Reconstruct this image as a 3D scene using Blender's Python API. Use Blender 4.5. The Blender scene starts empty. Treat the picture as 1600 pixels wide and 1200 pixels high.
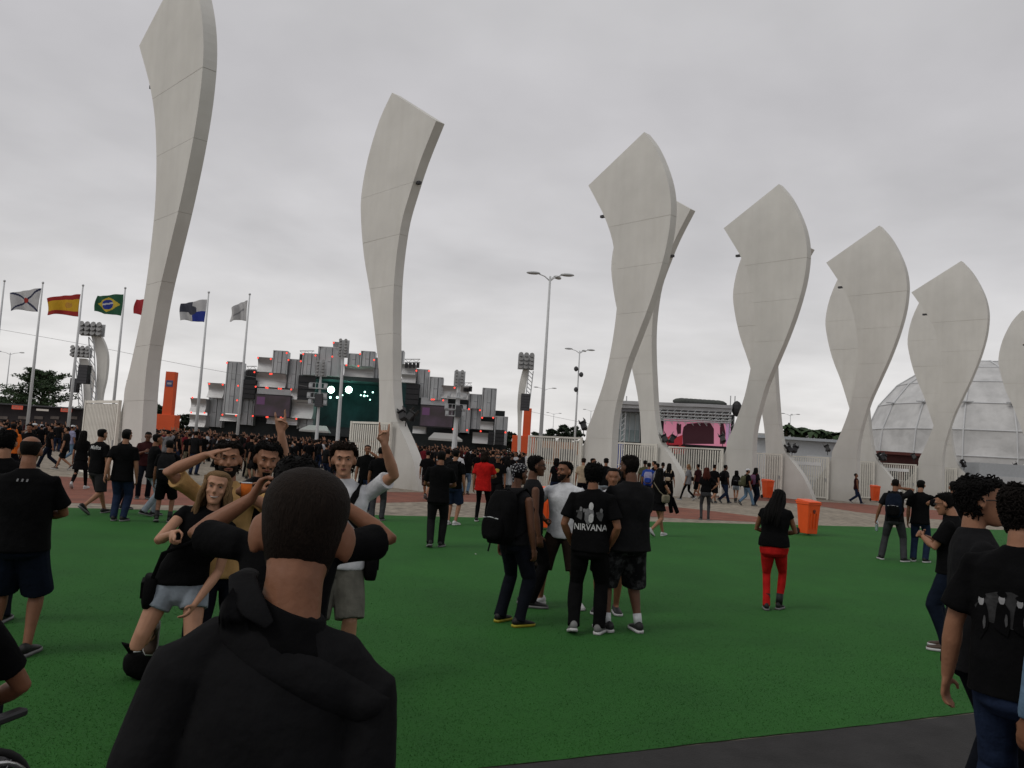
import bpy, bmesh, math, random
import numpy as np
from mathutils import Vector, Matrix, noise
random.seed(7); rng = np.random.default_rng(7)
SC = bpy.context.scene
COL = SC.collection
rad = math.radians

# ------------------------------------------------------------------ camera, sky, sun, exposure
CAM_H = 1.82
FPX = 1300.0
cd = bpy.data.cameras.new('camera'); cam = bpy.data.objects.new('camera', cd); COL.objects.link(cam)
cd.sensor_width = 36.0; cd.lens = 36.0 * FPX / 1600.0; cd.clip_start = 0.05; cd.clip_end = 6000
CROT = Matrix.Rotation(rad(90 + 4.62), 3, 'X') @ Matrix.Rotation(rad(3.6), 3, 'Z')
cam.matrix_world = Matrix.Translation((0, 0, CAM_H)) @ CROT.to_4x4()
SC.camera = cam

W = bpy.data.worlds.new('World'); SC.world = W; W.use_nodes = True
SUN_EL, SUN_AZ = 48.0, 236.0          # high, behind and to the left of the camera
def build_world():
    nt = W.node_tree; N = nt.nodes; L = nt.links; N.clear()
    out = N.new('ShaderNodeOutputWorld'); bg = N.new('ShaderNodeBackground')
    sky = N.new('ShaderNodeTexSky'); sky.sky_type = 'NISHITA'; sky.sun_disc = False
    sky.sun_elevation = rad(SUN_EL); sky.sun_rotation = rad(SUN_AZ)
    tc = N.new('ShaderNodeTexCoord'); sep = N.new('ShaderNodeSeparateXYZ'); L.new(tc.outputs['Generated'], sep.inputs[0])
    def mth(op, a, b=None, clamp=False):
        m = N.new('ShaderNodeMath'); m.operation = op; m.use_clamp = clamp
        for i, x in enumerate((a, b)):
            if x is None: continue
            if isinstance(x, (int, float)): m.inputs[i].default_value = x
            else: L.new(x, m.inputs[i])
        return m.outputs[0]
    za = mth('MAXIMUM', sep.outputs[2], 0.0)
    den = mth('ADD', za, 0.16)
    cx = mth('DIVIDE', sep.outputs[0], den); cy = mth('DIVIDE', sep.outputs[1], den)
    cmb = N.new('ShaderNodeCombineXYZ'); L.new(cx, cmb.inputs[0]); L.new(cy, cmb.inputs[1])
    n1 = N.new('ShaderNodeTexNoise'); n1.inputs['Scale'].default_value = 0.9; n1.inputs['Detail'].default_value = 5
    n1.inputs['Roughness'].default_value = 0.5; n1.inputs['Distortion'].default_value = 0.5; L.new(cmb.outputs[0], n1.inputs['Vector'])
    n2 = N.new('ShaderNodeTexNoise'); n2.inputs['Scale'].default_value = 3.1; n2.inputs['Detail'].default_value = 4; L.new(cmb.outputs[0], n2.inputs['Vector'])
    cl = mth('ADD', mth('MULTIPLY', n1.outputs['Fac'], 0.7), mth('MULTIPLY', n2.outputs['Fac'], 0.3))
    cl2 = mth('MULTIPLY', mth('SUBTRACT', cl, 0.5), 1.0)
    amp = mth('ADD', 1.0, mth('MULTIPLY', cl2, 0.85))
    r = N.new('ShaderNodeValToRGB'); L.new(za, r.inputs[0]); e = r.color_ramp.elements
    e[0].position = 0.0; e[0].color = (0.640, 0.622, 0.612, 1)
    e[1].position = 0.09; e[1].color = (0.585, 0.572, 0.566, 1)
    for p, c in ((0.22, (0.49, 0.481, 0.488)), (0.40, (0.437, 0.428, 0.440)), (0.6, (0.45, 0.446, 0.45)), (1.0, (0.47, 0.465, 0.47))):
        x = e.new(p); x.color = (*c, 1)
    mul = N.new('ShaderNodeVectorMath'); mul.operation = 'SCALE'; L.new(r.outputs[0], mul.inputs[0]); L.new(amp, mul.inputs['Scale'])
    sc10 = N.new('ShaderNodeVectorMath'); sc10.operation = 'SCALE'; L.new(mul.outputs[0], sc10.inputs[0]); sc10.inputs['Scale'].default_value = 12.6
    mix = N.new('ShaderNodeMix'); mix.data_type = 'RGBA'; mix.inputs[0].default_value = 0.96
    L.new(sky.outputs[0], mix.inputs[6]); L.new(sc10.outputs[0], mix.inputs[7])
    L.new(mix.outputs[2], bg.inputs['Color']); bg.inputs['Strength'].default_value = 0.1
    L.new(bg.outputs[0], out.inputs[0])
build_world()
sl = bpy.data.lights.new('sun', 'SUN'); sl.energy = 1.0; sl.angle = rad(22); sl.color = (1.0, 0.96, 0.9)
sun = bpy.data.objects.new('sun', sl); COL.objects.link(sun)
_d = Vector((math.sin(rad(SUN_AZ)) * math.cos(rad(SUN_EL)), math.cos(rad(SUN_AZ)) * math.cos(rad(SUN_EL)), math.sin(rad(SUN_EL))))
sun.rotation_euler = _d.to_track_quat('Z', 'Y').to_euler()
vs = SC.view_settings; vs.view_transform = 'Standard'; vs.look = 'None'; vs.exposure = 0.0; vs.gamma = 1.0; vs.use_curve_mapping = False
SC.render.engine = 'CYCLES'; SC.cycles.use_denoising = True; SC.cycles.max_bounces = 5; SC.cycles.diffuse_bounces = 3

# ------------------------------------------------------------------ helpers
CP = Vector((0, 0, CAM_H))
def ray(px, py): return CROT @ Vector(((px - 800) / FPX, -(py - 600) / FPX, -1))
def ground(px, py, z=0.0):
    d = ray(px, py); return CP + d * ((z - CAM_H) / d.z)
def at(px, py, Y):
    d = ray(px, py); return CP + d * (Y / d.y)

def tag(o, label=None, cat=None, group=None, kind=None):
    if label: o['label'] = label
    if cat: o['category'] = cat
    if group: o['group'] = group
    if kind: o['kind'] = kind
    return o
def empty(name, loc=(0, 0, 0), rz=0.0, label=None, cat=None, group=None):
    o = bpy.data.objects.new(name, None); COL.objects.link(o); o.location = loc; o.rotation_euler = (0, 0, rz); o.empty_display_size = 0.1
    return tag(o, label, cat, group)

class MB:
    """collects closed pieces of geometry"""
    def __init__(s): s.v = []; s.f = []
    def add(s, vs, fs):
        o = len(s.v); s.v.extend(tuple(p) for p in vs); s.f.extend(tuple(i + o for i in f) for f in fs); return o
    def box(s, c, d, rz=0.0, M=None):
        x, y, z = d[0] / 2, d[1] / 2, d[2] / 2
        vs = [Vector(p) for p in ((-x, -y, -z), (x, -y, -z), (x, y, -z), (-x, y, -z), (-x, -y, z), (x, -y, z), (x, y, z), (-x, y, z))]
        R = M if M is not None else Matrix.Rotation(rz, 3, 'Z')
        s.add([R @ p + Vector(c) for p in vs], [(3, 2, 1, 0), (4, 5, 6, 7), (0, 1, 5, 4), (1, 2, 6, 5), (2, 3, 7, 6), (3, 0, 4, 7)]); return s
    def frustum(s, c, d0, d1, h, rz=0.0):
        vs = []
        for (w, d), z in ((d0, 0), (d1, h)):
            for sx, sy in ((-1, -1), (1, -1), (1, 1), (-1, 1)): vs.append(Matrix.Rotation(rz, 3, 'Z') @ Vector((sx * w / 2, sy * d / 2, z)) + Vector(c))
        s.add(vs, [(3, 2, 1, 0), (4, 5, 6, 7), (0, 1, 5, 4), (1, 2, 6, 5), (2, 3, 7, 6), (3, 0, 4, 7)]); return s
    def rings(s, rings, cap=True):
        n = len(rings[0]); o = len(s.v)
        for r in rings: s.v.extend(tuple(p) for p in r)
        for i in range(len(rings) - 1):
            a = o + i * n; b = a + n
            for j in range(n):
                k = (j + 1) % n; s.f.append((a + j, a + k, b + k, b + j))
        if cap:
            s.f.append(tuple(o + j for j in reversed(range(n)))); e = o + (len(rings) - 1) * n; s.f.append(tuple(e + j for j in range(n)))
        return s
    def tube(s, pts, rads, seg=10, ref=None, rnd=True):
        """tapered tube; rads are r or (r along side, r along normal); ref fixes the normal"""
        P = [Vector(p) for p in pts]; n = len(P)
        if not hasattr(rads, '__len__'): rads = [rads] * n
        Rr = [(r, r) if not hasattr(r, '__len__') else r for r in rads]
        T = []
        for i in range(n):
            t = (P[min(i + 1, n - 1)] - P[max(i - 1, 0)])
            T.append(t.normalized() if t.length > 1e-9 else Vector((0, 0, 1)))
        if ref is None:
            ref = Vector((0, 1, 0)) if abs(T[0].y) < 0.9 else Vector((1, 0, 0))
        ref = Vector(ref)
        if rnd:
            a, b = Rr[0], Rr[-1]
            P = [P[0] - T[0] * min(a) * .75, P[0] - T[0] * min(a) * .4] + P + [P[-1] + T[-1] * min(b) * .4, P[-1] + T[-1] * min(b) * .75]
            T = [T[0], T[0]] + T + [T[-1], T[-1]]
            Rr = [(a[0] * .45, a[1] * .45), (a[0] * .85, a[1] * .85)] + Rr + [(b[0] * .85, b[1] * .85), (b[0] * .45, b[1] * .45)]
        rs = []
        for p, t, (ra, rb) in zip(P, T, Rr):
            nrm = ref - t * ref.dot(t)
            if nrm.length < 1e-4: nrm = t.orthogonal()
            nrm.normalize(); sd = t.cross(nrm)
            rs.append([p + sd * (ra * math.cos(2 * math.pi * j / seg)) + nrm * (rb * math.sin(2 * math.pi * j / seg)) for j in range(seg)])
        return s.rings(rs)
    def ball(s, c, r, seg=10, nr=6, M=None):
        r = r if hasattr(r, '__len__') else (r, r, r); rs = []
        for i in range(nr + 1):
            a = math.pi * (i + .25) / (nr + .5) - math.pi / 2
            ring = []
            for j in range(seg):
                b = 2 * math.pi * j / seg; p = Vector((r[0] * math.cos(a) * math.cos(b), r[1] * math.cos(a) * math.sin(b), r[2] * math.sin(a)))
                if M is not None: p = M @ p
                ring.append(p + Vector(c))
            rs.append(ring)
        return s.rings(rs)
    def xform(s, fn): s.v = [tuple(fn(Vector(p))) for p in s.v]; return s
    def mesh(s, name):
        me = bpy.data.meshes.new(name); me.from_pydata(s.v, [], s.f); me.update(); return me
    def build(s, name, m, parent=None, smooth=False, bevel=0.0):
        me = s.mesh(name)
        if bevel > 0:
            bm = bmesh.new(); bm.from_mesh(me); bmesh.ops.bevel(bm, geom=list(bm.edges), offset=bevel, segments=1, affect='EDGES', clamp_overlap=True); bm.to_mesh(me); bm.free()
        if smooth: me.shade_smooth()
        return obj(name, me, m, parent)
def obj(name, me, m=None, parent=None):
    o = bpy.data.objects.new(name, me); COL.objects.link(o)
    if m is not None and len(me.materials) == 0:
        for x in (m if isinstance(m, (list, tuple)) else [m]): me.materials.append(x)
    if parent is not None: o.parent = parent
    return o
def sheet(name, pts, z, m, parent=None):
    me = bpy.data.meshes.new(name); me.from_pydata([(p[0], p[1], z) for p in pts], [], [tuple(range(len(pts)))]); me.update()
    if me.polygons[0].normal.z < 0: me.flip_normals()
    return obj(name, me, m, parent)
def slab(poly, y0, y1):
    """closed prism of the outline poly [(s, z)] between depths y0 and y1 (front is y0, facing -y)"""
    n = len(poly); vs = [(p[0], y0, p[1]) for p in poly] + [(p[0], y1, p[1]) for p in poly]
    fs = [tuple(range(n)), tuple(range(2 * n - 1, n - 1, -1))] + [(i, i + n, (i + 1) % n + n, (i + 1) % n) for i in range(n)]
    m = MB(); m.add(vs, fs); return m
def spline(pts, k=4):
    out = []; n = len(pts)
    for i in range(n - 1):
        p0, p1, p2, p3 = [Vector(pts[max(0, min(n - 1, j))]) for j in (i - 1, i, i + 1, i + 2)]
        for j in range(k):
            t = j / k; out.append(tuple(0.5 * ((2 * p1) + (p2 - p0) * t + (2 * p0 - 5 * p1 + 4 * p2 - p3) * t * t + (3 * p1 - p0 - 3 * p2 + p3) * t ** 3)))
    out.append(tuple(pts[-1])); return out
def fix_normals(me):
    bm = bmesh.new(); bm.from_mesh(me); bmesh.ops.recalc_face_normals(bm, faces=bm.faces); bm.to_mesh(me); bm.free()

# ------------------------------------------------------------------ materials
_MC = {}
def mat(name, col, rough=0.8, var=0.12, scale=6.0, bump=0.0, bscale=40.0, spec=0.3, metal=0.0, sheen=0.0, emit=None, estr=0.0, stretch=(1, 1, 1), trans=0.0, alpha=1.0):
    if name in _MC: return _MC[name]
    m = bpy.data.materials.new(name); m.use_nodes = True; nt = m.node_tree; N = nt.nodes; L = nt.links
    b = N['Principled BSDF']; b.inputs['Roughness'].default_value = rough; b.inputs['Metallic'].default_value = metal
    b.inputs['Specular IOR Level'].default_value = spec; b.inputs['Sheen Weight'].default_value = sheen
    b.inputs['Transmission Weight'].default_value = trans; b.inputs['Alpha'].default_value = alpha
    tc = N.new('ShaderNodeTexCoord'); mp = N.new('ShaderNodeMapping'); L.new(tc.outputs['Object'], mp.inputs[0]); mp.inputs['Scale'].default_value = stretch
    if var > 0:
        n = N.new('ShaderNodeTexNoise'); n.inputs['Scale'].default_value = scale; n.inputs['Detail'].default_value = 5; n.inputs['Roughness'].default_value = .6; L.new(mp.outputs[0], n.inputs['Vector'])
        r = N.new('ShaderNodeValToRGB'); L.new(n.outputs['Fac'], r.inputs[0]); e = r.color_ramp.elements
        e[0].position = .28; e[1].position = .72
        e[0].color = (*[max(0, c * (1 - var)) for c in col], 1); e[1].color = (*[min(1, c * (1 + var)) for c in col], 1)
        L.new(r.outputs[0], b.inputs['Base Color'])
    else: b.inputs['Base Color'].default_value = (*col, 1)
    if bump > 0:
        n2 = N.new('ShaderNodeTexNoise'); n2.inputs['Scale'].default_value = bscale; n2.inputs['Detail'].default_value = 4; L.new(mp.outputs[0], n2.inputs['Vector'])
        bp = N.new('ShaderNodeBump'); bp.inputs['Strength'].default_value = bump; bp.inputs['Distance'].default_value = 0.02; L.new(n2.outputs['Fac'], bp.inputs['Height']); L.new(bp.outputs[0], b.inputs['Normal'])
    if emit is not None:
        b.inputs['Emission Color'].default_value = (*emit, 1); b.inputs['Emission Strength'].default_value = estr
    _MC[name] = m; return m
def cloth(name, col, var=0.25):
    return mat('cloth_' + name, col, 0.95, var, 9.0, 0.9, 9.0, 0.08)
def nodes_of(m): return m.node_tree.nodes, m.node_tree.links, m.node_tree.nodes['Principled BSDF']

def concrete_white():
    m = mat('white_render', (0.585, 0.575, 0.545), 0.85, 0.08, .5, 0.15, 30, 0.2); N, L, b = nodes_of(m)
    base = b.inputs['Base Color'].links[0].from_socket
    tc = N.new('ShaderNodeTexCoord')
    mp = N.new('ShaderNodeMapping'); mp.inputs['Scale'].default_value = (1.5, 1.5, .18); L.new(tc.outputs['Object'], mp.inputs[0])
    n = N.new('ShaderNodeTexNoise'); n.inputs['Scale'].default_value = 1.5; n.inputs['Detail'].default_value = 6; L.new(mp.outputs[0], n.inputs['Vector'])
    r = N.new('ShaderNodeValToRGB'); L.new(n.outputs['Fac'], r.inputs[0]); e = r.color_ramp.elements
    e[0].position = .42; e[0].color = (0, 0, 0, 1); e[1].position = .85; e[1].color = (.24, .24, .24, 1)
    mx = N.new('ShaderNodeMix'); mx.data_type = 'RGBA'; L.new(r.outputs[0], mx.inputs[0]); L.new(base, mx.inputs[6]); mx.inputs[7].default_value = (.42, .40, .36, 1)
    # grime and splashes near the foot
    sp = N.new('ShaderNodeSeparateXYZ'); L.new(tc.outputs['Object'], sp.inputs[0])
    mr = N.new('ShaderNodeMapRange'); mr.inputs[1].default_value = 0; mr.inputs[2].default_value = 1.1; mr.inputs[3].default_value = .55; mr.inputs[4].default_value = 0; L.new(sp.outputs[2], mr.inputs[0])
    n3 = N.new('ShaderNodeTexNoise'); n3.inputs['Scale'].default_value = 2.2; n3.inputs['Detail'].default_value = 8; L.new(tc.outputs['Object'], n3.inputs['Vector'])
    mu = N.new('ShaderNodeMath'); mu.operation = 'MULTIPLY'; L.new(mr.outputs[0], mu.inputs[0]); L.new(n3.outputs['Fac'], mu.inputs[1])
    mx2 = N.new('ShaderNodeMix'); mx2.data_type = 'RGBA'; L.new(mu.outputs[0], mx2.inputs[0]); L.new(mx.outputs[2], mx2.inputs[6]); mx2.inputs[7].default_value = (.27, .22, .17, 1)
    L.new(mx2.outputs[2], b.inputs['Base Color']); return m
WHITE = concrete_white()
GATE = mat('gate_paint', (.66, .64, .58), .6, .1, 3)
STEEL = mat('galvanised', (.42, .43, .44), .45, .08, 8, metal=.3)
POLE = mat('pole_paint', (.50, .51, .52), .5, .06, 5)
BLACKM = mat('black_metal', (.016, .016, .018), .5, .1, 10)
DARKG = mat('dark_grey', (.05, .05, .055), .6, .1, 6)
GLASSW = mat('lamp_glass', (.6, .62, .64), .2, 0, spec=.6)
ORANGE = mat('orange_plastic', (.72, .085, .012), .45, .06, 4, spec=.35)
ORANGE2 = mat('orange_panel', (.58, .085, .025), .7, .06, .5)
RUBBER = mat('rubber', (.012, .012, .012), .8, .1)
# ------------------------------------------------------------------ ground
def ground_mat():
    m = mat('paving', (.27, .24, .20), .9, .16, .35, .25, 18, .2); N, L, b = nodes_of(m)
    base = b.inputs['Base Color'].links[0].from_socket; tc = N.new('ShaderNodeTexCoord')
    n = N.new('ShaderNodeTexNoise'); n.inputs['Scale'].default_value = 3.5; n.inputs['Detail'].default_value = 9; L.new(tc.outputs['Object'], n.inputs['Vector'])
    r = N.new('ShaderNodeValToRGB'); L.new(n.outputs['Fac'], r.inputs[0]); e = r.color_ramp.elements; e[0].position = .38; e[0].color = (.62, .6, .58, 1); e[1].position = .62; e[1].color = (1.08, 1.06, 1.02, 1)
    mx = N.new('ShaderNodeMix'); mx.data_type = 'RGBA'; mx.blend_type = 'MULTIPLY'; mx.inputs[0].default_value = 1; L.new(base, mx.inputs[6]); L.new(r.outputs[0], mx.inputs[7])
    L.new(mx.outputs[2], b.inputs['Base Color']); return m
PAVE = ground_mat()
g = sheet('ground', [(-1500, -300), (1500, -300), (1500, 3000), (-1500, 3000)], -0.012, PAVE); tag(g, kind='structure')
def brick_mat():
    m = bpy.data.materials.new('red_paving'); m.use_nodes = True; N, L, b = nodes_of(m)
    tc = N.new('ShaderNodeTexCoord'); bt = N.new('ShaderNodeTexBrick'); L.new(tc.outputs['Object'], bt.inputs['Vector'])
    bt.inputs['Color1'].default_value = (.24, .085, .058, 1); bt.inputs['Color2'].default_value = (.18, .07, .05, 1); bt.inputs['Mortar'].default_value = (.16, .10, .075, 1)
    bt.inputs['Scale'].default_value = 4.5; bt.inputs['Mortar Size'].default_value = .012
    n = N.new('ShaderNodeTexNoise'); n.inputs['Scale'].default_value = 1.3; n.inputs['Detail'].default_value = 8; L.new(tc.outputs['Object'], n.inputs['Vector'])
    r = N.new('ShaderNodeValToRGB'); L.new(n.outputs['Fac'], r.inputs[0]); e = r.color_ramp.elements; e[0].position = .3; e[0].color = (.7, .72, .74, 1); e[1].position = .7; e[1].color = (1.15, 1.1, 1.05, 1)
    mx = N.new('ShaderNodeMix'); mx.data_type = 'RGBA'; mx.blend_type = 'MULTIPLY'; mx.inputs[0].default_value = 1; L.new(bt.outputs[0], mx.inputs[6]); L.new(r.outputs[0], mx.inputs[7])
    L.new(mx.outputs[2], b.inputs['Base Color']); b.inputs['Roughness'].default_value = .9; b.inputs['Specular IOR Level'].default_value = .2
    return m
BRICK = brick_mat()
def gp(lst): return [ground(x, y) for x, y in lst]
b1 = spline([(p.x, p.y) for p in gp([(-260, 728), (0, 740), (150, 747), (300, 758), (450, 764), (600, 768), (720, 770), (800, 774), (900, 781), (1050, 791.5), (1175, 806), (1240, 817)])], 4)
b1b = spline([(p.x, p.y) for p in gp([(1240, 821), (1175, 815), (1050, 809), (900, 798), (740, 784), (600, 785), (450, 787), (300, 789), (150, 786), (0, 783), (-260, 772)])], 4)
tag(sheet('red_brick_band', b1 + b1b, -0.008, BRICK), kind='structure')
b2 = gp([(1085, 769), (1140, 772), (1215, 777), (1278, 783.5), (1340, 787), (1400, 792), (1500, 800), (1650, 812), (1650, 824), (1500, 814), (1400, 806), (1340, 800), (1270, 789), (1200, 783), (1120, 777), (1085, 774)])
tag(sheet('red_brick_arc', b2, -0.008, BRICK), kind='structure')

def turf_mat():
    m = bpy.data.materials.new('green_turf'); m.use_nodes = True; N, L, b = nodes_of(m)
    tc = N.new('ShaderNodeTexCoord')
    n1 = N.new('ShaderNodeTexNoise'); n1.inputs['Scale'].default_value = .55; n1.inputs['Detail'].default_value = 7; n1.inputs['Roughness'].default_value = .65; L.new(tc.outputs['Object'], n1.inputs['Vector'])
    mp = N.new('ShaderNodeMapping'); mp.inputs['Scale'].default_value = (9, 38, 1); mp.inputs['Rotation'].default_value = (0, 0, rad(3)); L.new(tc.outputs['Object'], mp.inputs[0])
    n2 = N.new('ShaderNodeTexNoise'); n2.inputs['Scale'].default_value = 2.5; n2.inputs['Detail'].default_value = 6; n2.inputs['Roughness'].default_value = .75; L.new(mp.outputs[0], n2.inputs['Vector'])
    r1 = N.new('ShaderNodeValToRGB'); L.new(n1.outputs['Fac'], r1.inputs[0]); e = r1.color_ramp.elements
    e[0].position = .36; e[0].color = (.0125, .056, .0080, 1); e[1].position = .72; e[1].color = (.0190, .088, .0118, 1)
    r2 = N.new('ShaderNodeValToRGB'); L.new(n2.outputs['Fac'], r2.inputs[0]); e = r2.color_ramp.elements; e[0].position = .3; e[0].color = (.68, .68, .68, 1); e[1].position = .7; e[1].color = (1.28, 1.26, 1.24, 1)
    mx = N.new('ShaderNodeMix'); mx.data_type = 'RGBA'; mx.blend_type = 'MULTIPLY'; mx.inputs[0].default_value = 1; L.new(r1.outputs[0], mx.inputs[6]); L.new(r2.outputs[0], mx.inputs[7])
    L.new(mx.outputs[2], b.inputs['Base Color']); b.inputs['Roughness'].default_value = .85; b.inputs['Specular IOR Level'].default_value = .12
    b.inputs['Sheen Weight'].default_value = .12; b.inputs['Sheen Roughness'].default_value = .5; b.inputs['Sheen Tint'].default_value = (.2, .8, .25, 1)
    bp = N.new('ShaderNodeBump'); bp.inputs['Strength'].default_value = .6; bp.inputs['Distance'].default_value = .02; L.new(n2.outputs['Fac'], bp.inputs['Height']); L.new(bp.outputs[0], b.inputs['Normal'])
    return m
TURF = turf_mat()
tl, tr = ground(101, 793), ground(1388, 823.5); td = (tr - tl)
A0, A1 = ground(750, 1199), ground(1475, 1118)
far_l, far_r = tl - td * 1.2, tr + td * 1.0
nl = A0 - (A1 - A0) * 4; nr = A1 + (A1 - A0) * 5
def ragged(a, b, n, amp):
    r_ = random.Random(3); d = (b - a); nn = Vector((-d.y, d.x, 0)).normalized(); return [a + d * (i / n) + nn * (r_.uniform(-amp, amp) + amp * math.sin(i * .37)) for i in range(n + 1)]
tag(sheet('turf_ground', ragged(far_l, far_r, 160, .012) + ragged(nr, nl, 300, .006), -0.003, TURF), kind='structure')
for sx, sy, sr in ((106, 740, .3), (743, 866, 2.0)):
    p_ = ground(sx, sy); q_ = bpy.data.meshes.new('paper_scrap'); s_ = .018 if sx != 106 else .09
    q_.from_pydata([(-s_, -s_ * .6, .002), (s_ * .2, -s_ * .7, .012), (s_, s_ * .1, .004), (s_ * .3, s_ * .8, .014), (-s_ * .8, s_ * .5, .003)], [], [(0, 1, 4), (1, 2, 3), (1, 3, 4)])
    o_ = obj('paper_scrap', q_, mat('paper', (.4, .4, .38), .9, .05)); o_.location = p_; o_.rotation_euler.z = sr
    tag(o_, {106: 'white paper scrap lying on the red paving at the left', 1340: 'tiny pale scrap on the turf in front of the man with the backpack', 743: 'tiny pale scrap on the turf behind the walker in dark grey trousers', 640: 'tiny pale scrap on the turf left of the circle of friends', 1180: 'tiny pale scrap on the turf below the woman in red trousers'}[sx], 'litter', 'scraps of paper on the ground')
ASPH = mat('asphalt', (.028, .027, .027), .95, .25, 3, .5, 60, .2)
tag(sheet('asphalt_ground', [nl + Vector((0, -.012, 0)), nr + Vector((0, -.012, 0)), (30, -20), (-30, -20)], -0.006, ASPH), kind='structure')
def turf_blades(n=170000):
    # blades of the artificial turf on the near stretch, denser where it is near
    u = rng.random(n); d = 2.5 * (13 / 2.5) ** u; b = (rng.random(n) - .5) * 1.35
    kp = rng.random(n) < 1 - ((d - 2.5) / 10.5) ** 2; d = d[kp]; b = b[kp]; n = len(d)
    X = b * d; Y = d
    e = (A1 - A0).normalized(); nrm = Vector((-e.y, e.x)); k = (X - A0.x) * nrm.x + (Y - A0.y) * nrm.y > 0.0
    X, Y = X[k], Y[k]; n = len(X)
    a = rng.random(n) * 6.283; h = rng.uniform(.002, .006, n) ; w = rng.uniform(.002, .004, n)
    lean = rng.uniform(-.012, .012, (n, 2))
    v = np.zeros((n, 3, 3), np.float32)
    v[:, 0] = np.stack([X - np.cos(a) * w, Y - np.sin(a) * w, np.full(n, -.004)], 1)
    v[:, 1] = np.stack([X + np.cos(a) * w, Y + np.sin(a) * w, np.full(n, -.004)], 1)
    v[:, 2] = np.stack([X + lean[:, 0], Y + lean[:, 1], h], 1)
    me = bpy.data.meshes.new('turf_blades'); me.vertices.add(n * 3); me.vertices.foreach_set('co', v.ravel())
    me.loops.add(n * 3); me.loops.foreach_set('vertex_index', np.arange(n * 3, dtype=np.int32)); me.polygons.add(n)
    me.polygons.foreach_set('loop_start', np.arange(0, n * 3, 3, dtype=np.int32)); me.update(calc_edges=True)
    o = obj('turf_blades', me, TURF); tag(o, 'short green blades of the artificial turf underfoot', 'turf', kind='stuff')
turf_blades()

# ------------------------------------------------------------------ the curved white pillars
PSI = rad(47.0); TV = Vector((math.cos(PSI), -math.sin(PSI), 0)); NV = Vector((-math.sin(PSI), -math.cos(PSI), 0)); PT = 0.46
A_R = [(1.70, 17.60), (2.33, 16.80), (2.89, 15.77), (3.29, 14.77), (3.49, 13.80), (3.50, 12.90), (3.36, 11.80), (3.01, 10.45), (2.50, 9.0), (1.90, 7.58), (1.38, 6.33), (1.02, 5.06), (.79, 4.05), (.71, 3.0), (.73, 1.5), (.75, -.1)]
A_L = [(-2.5, -.1), (-1.95, 1.2), (-1.35, 2.0), (-.98, 2.62), (-.93, 3.12), (-.62, 3.80), (-.25, 4.75), (.07, 5.70), (.33, 6.95), (.50, 8.2), (.57, 9.5), (.42, 11.0), (.05, 12.5), (-.5, 13.7), (-1.1, 14.65), (-1.75, 15.62)]
B_L = [(-1.85, -.1), (-1.87, 1.4), (-1.92, 2.8), (-2.08, 4.2), (-2.36, 5.5), (-2.84, 6.96), (-3.42, 8.64), (-4.15, 10.4), (-4.62, 12.1), (-4.78, 13.38), (-4.47, 15.05), (-3.72, 16.76), (-2.85, 17.82)]
B_R = [(.67, 15.6), (-.24, 14.1), (-.9, 12.66), (-1.3, 11.6), (-1.49, 10.36), (-1.55, 9.1), (-1.47, 7.66), (-1.29, 6.07), (-1.03, 4.2), (-.62, 2.9), (.15, 2.0), (.8, 1.15), (1.4, -.1)]
A_OUT = spline(A_R, 3) + spline(A_L, 3)
B_OUT = spline(B_L, 3) + spline(B_R, 3)
def clip_z(poly, z, above):
    out = []; n = len(poly)
    for i in range(n):
        a, b = poly[i], poly[(i + 1) % n]; ia = (a[1] >= z) == above; ib = (b[1] >= z) == above
        if ia: out.append(a)
        if ia != ib and abs(b[1] - a[1]) > 1e-9:
            t = (z - a[1]) / (b[1] - a[1]); out.append((a[0] + (b[0] - a[0]) * t, z))
    return out
def inset(poly, d):
    n = len(poly); out = []
    area = sum(poly[i][0] * poly[(i + 1) % n][1] - poly[(i + 1) % n][0] * poly[i][1] for i in range(n)); sg = 1 if area > 0 else -1
    for i in range(n):
        a, b, c = (Vector(poly[j % n]) for j in (i - 1, i, i + 1)); n1 = Vector((-(b - a).y, (b - a).x)); n2 = Vector((-(c - b).y, (c - b).x))
        nn = (n1.normalized() + n2.normalized()) if n1.length > 1e-9 and n2.length > 1e-9 else n1 + n2
        nn = nn.normalized() if nn.length > 1e-9 else Vector((0, 0)); out.append(tuple(b + nn * d * sg))
    return out
SEAMS = [2.72, 4.55, 6.6, 8.75, 11.0, 13.2]
def seg_meshes(out):
    ms = []; zs = [-1] + SEAMS + [30]
    for i in range(len(zs) - 1):
        p = clip_z(clip_z(out, zs[i] + .004, True), zs[i + 1] - .004, False)
        q = []
        for v in p:
            if not q or (Vector(v) - Vector(q[-1])).length > .01: q.append(v)
        if (Vector(q[0]) - Vector(q[-1])).length < .01: q.pop()
        me = slab(q, 0, PT).mesh('segment'); fix_normals(me); me.materials.append(WHITE); ms.append(me)
    c = slab(inset(out, .02), .015, PT - .015).mesh('core'); fix_normals(c); c.materials.append(mat('joint_grey', (.48, .44, .36), .9, .1))
    return ms, c
SEG = {'A': seg_meshes(A_OUT), 'B': seg_meshes(B_OUT)}
SLATM = MB().box((0, 0, 0), (.075, .03, 2.45)).mesh('slat'); SLATM.materials.append(GATE)
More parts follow.
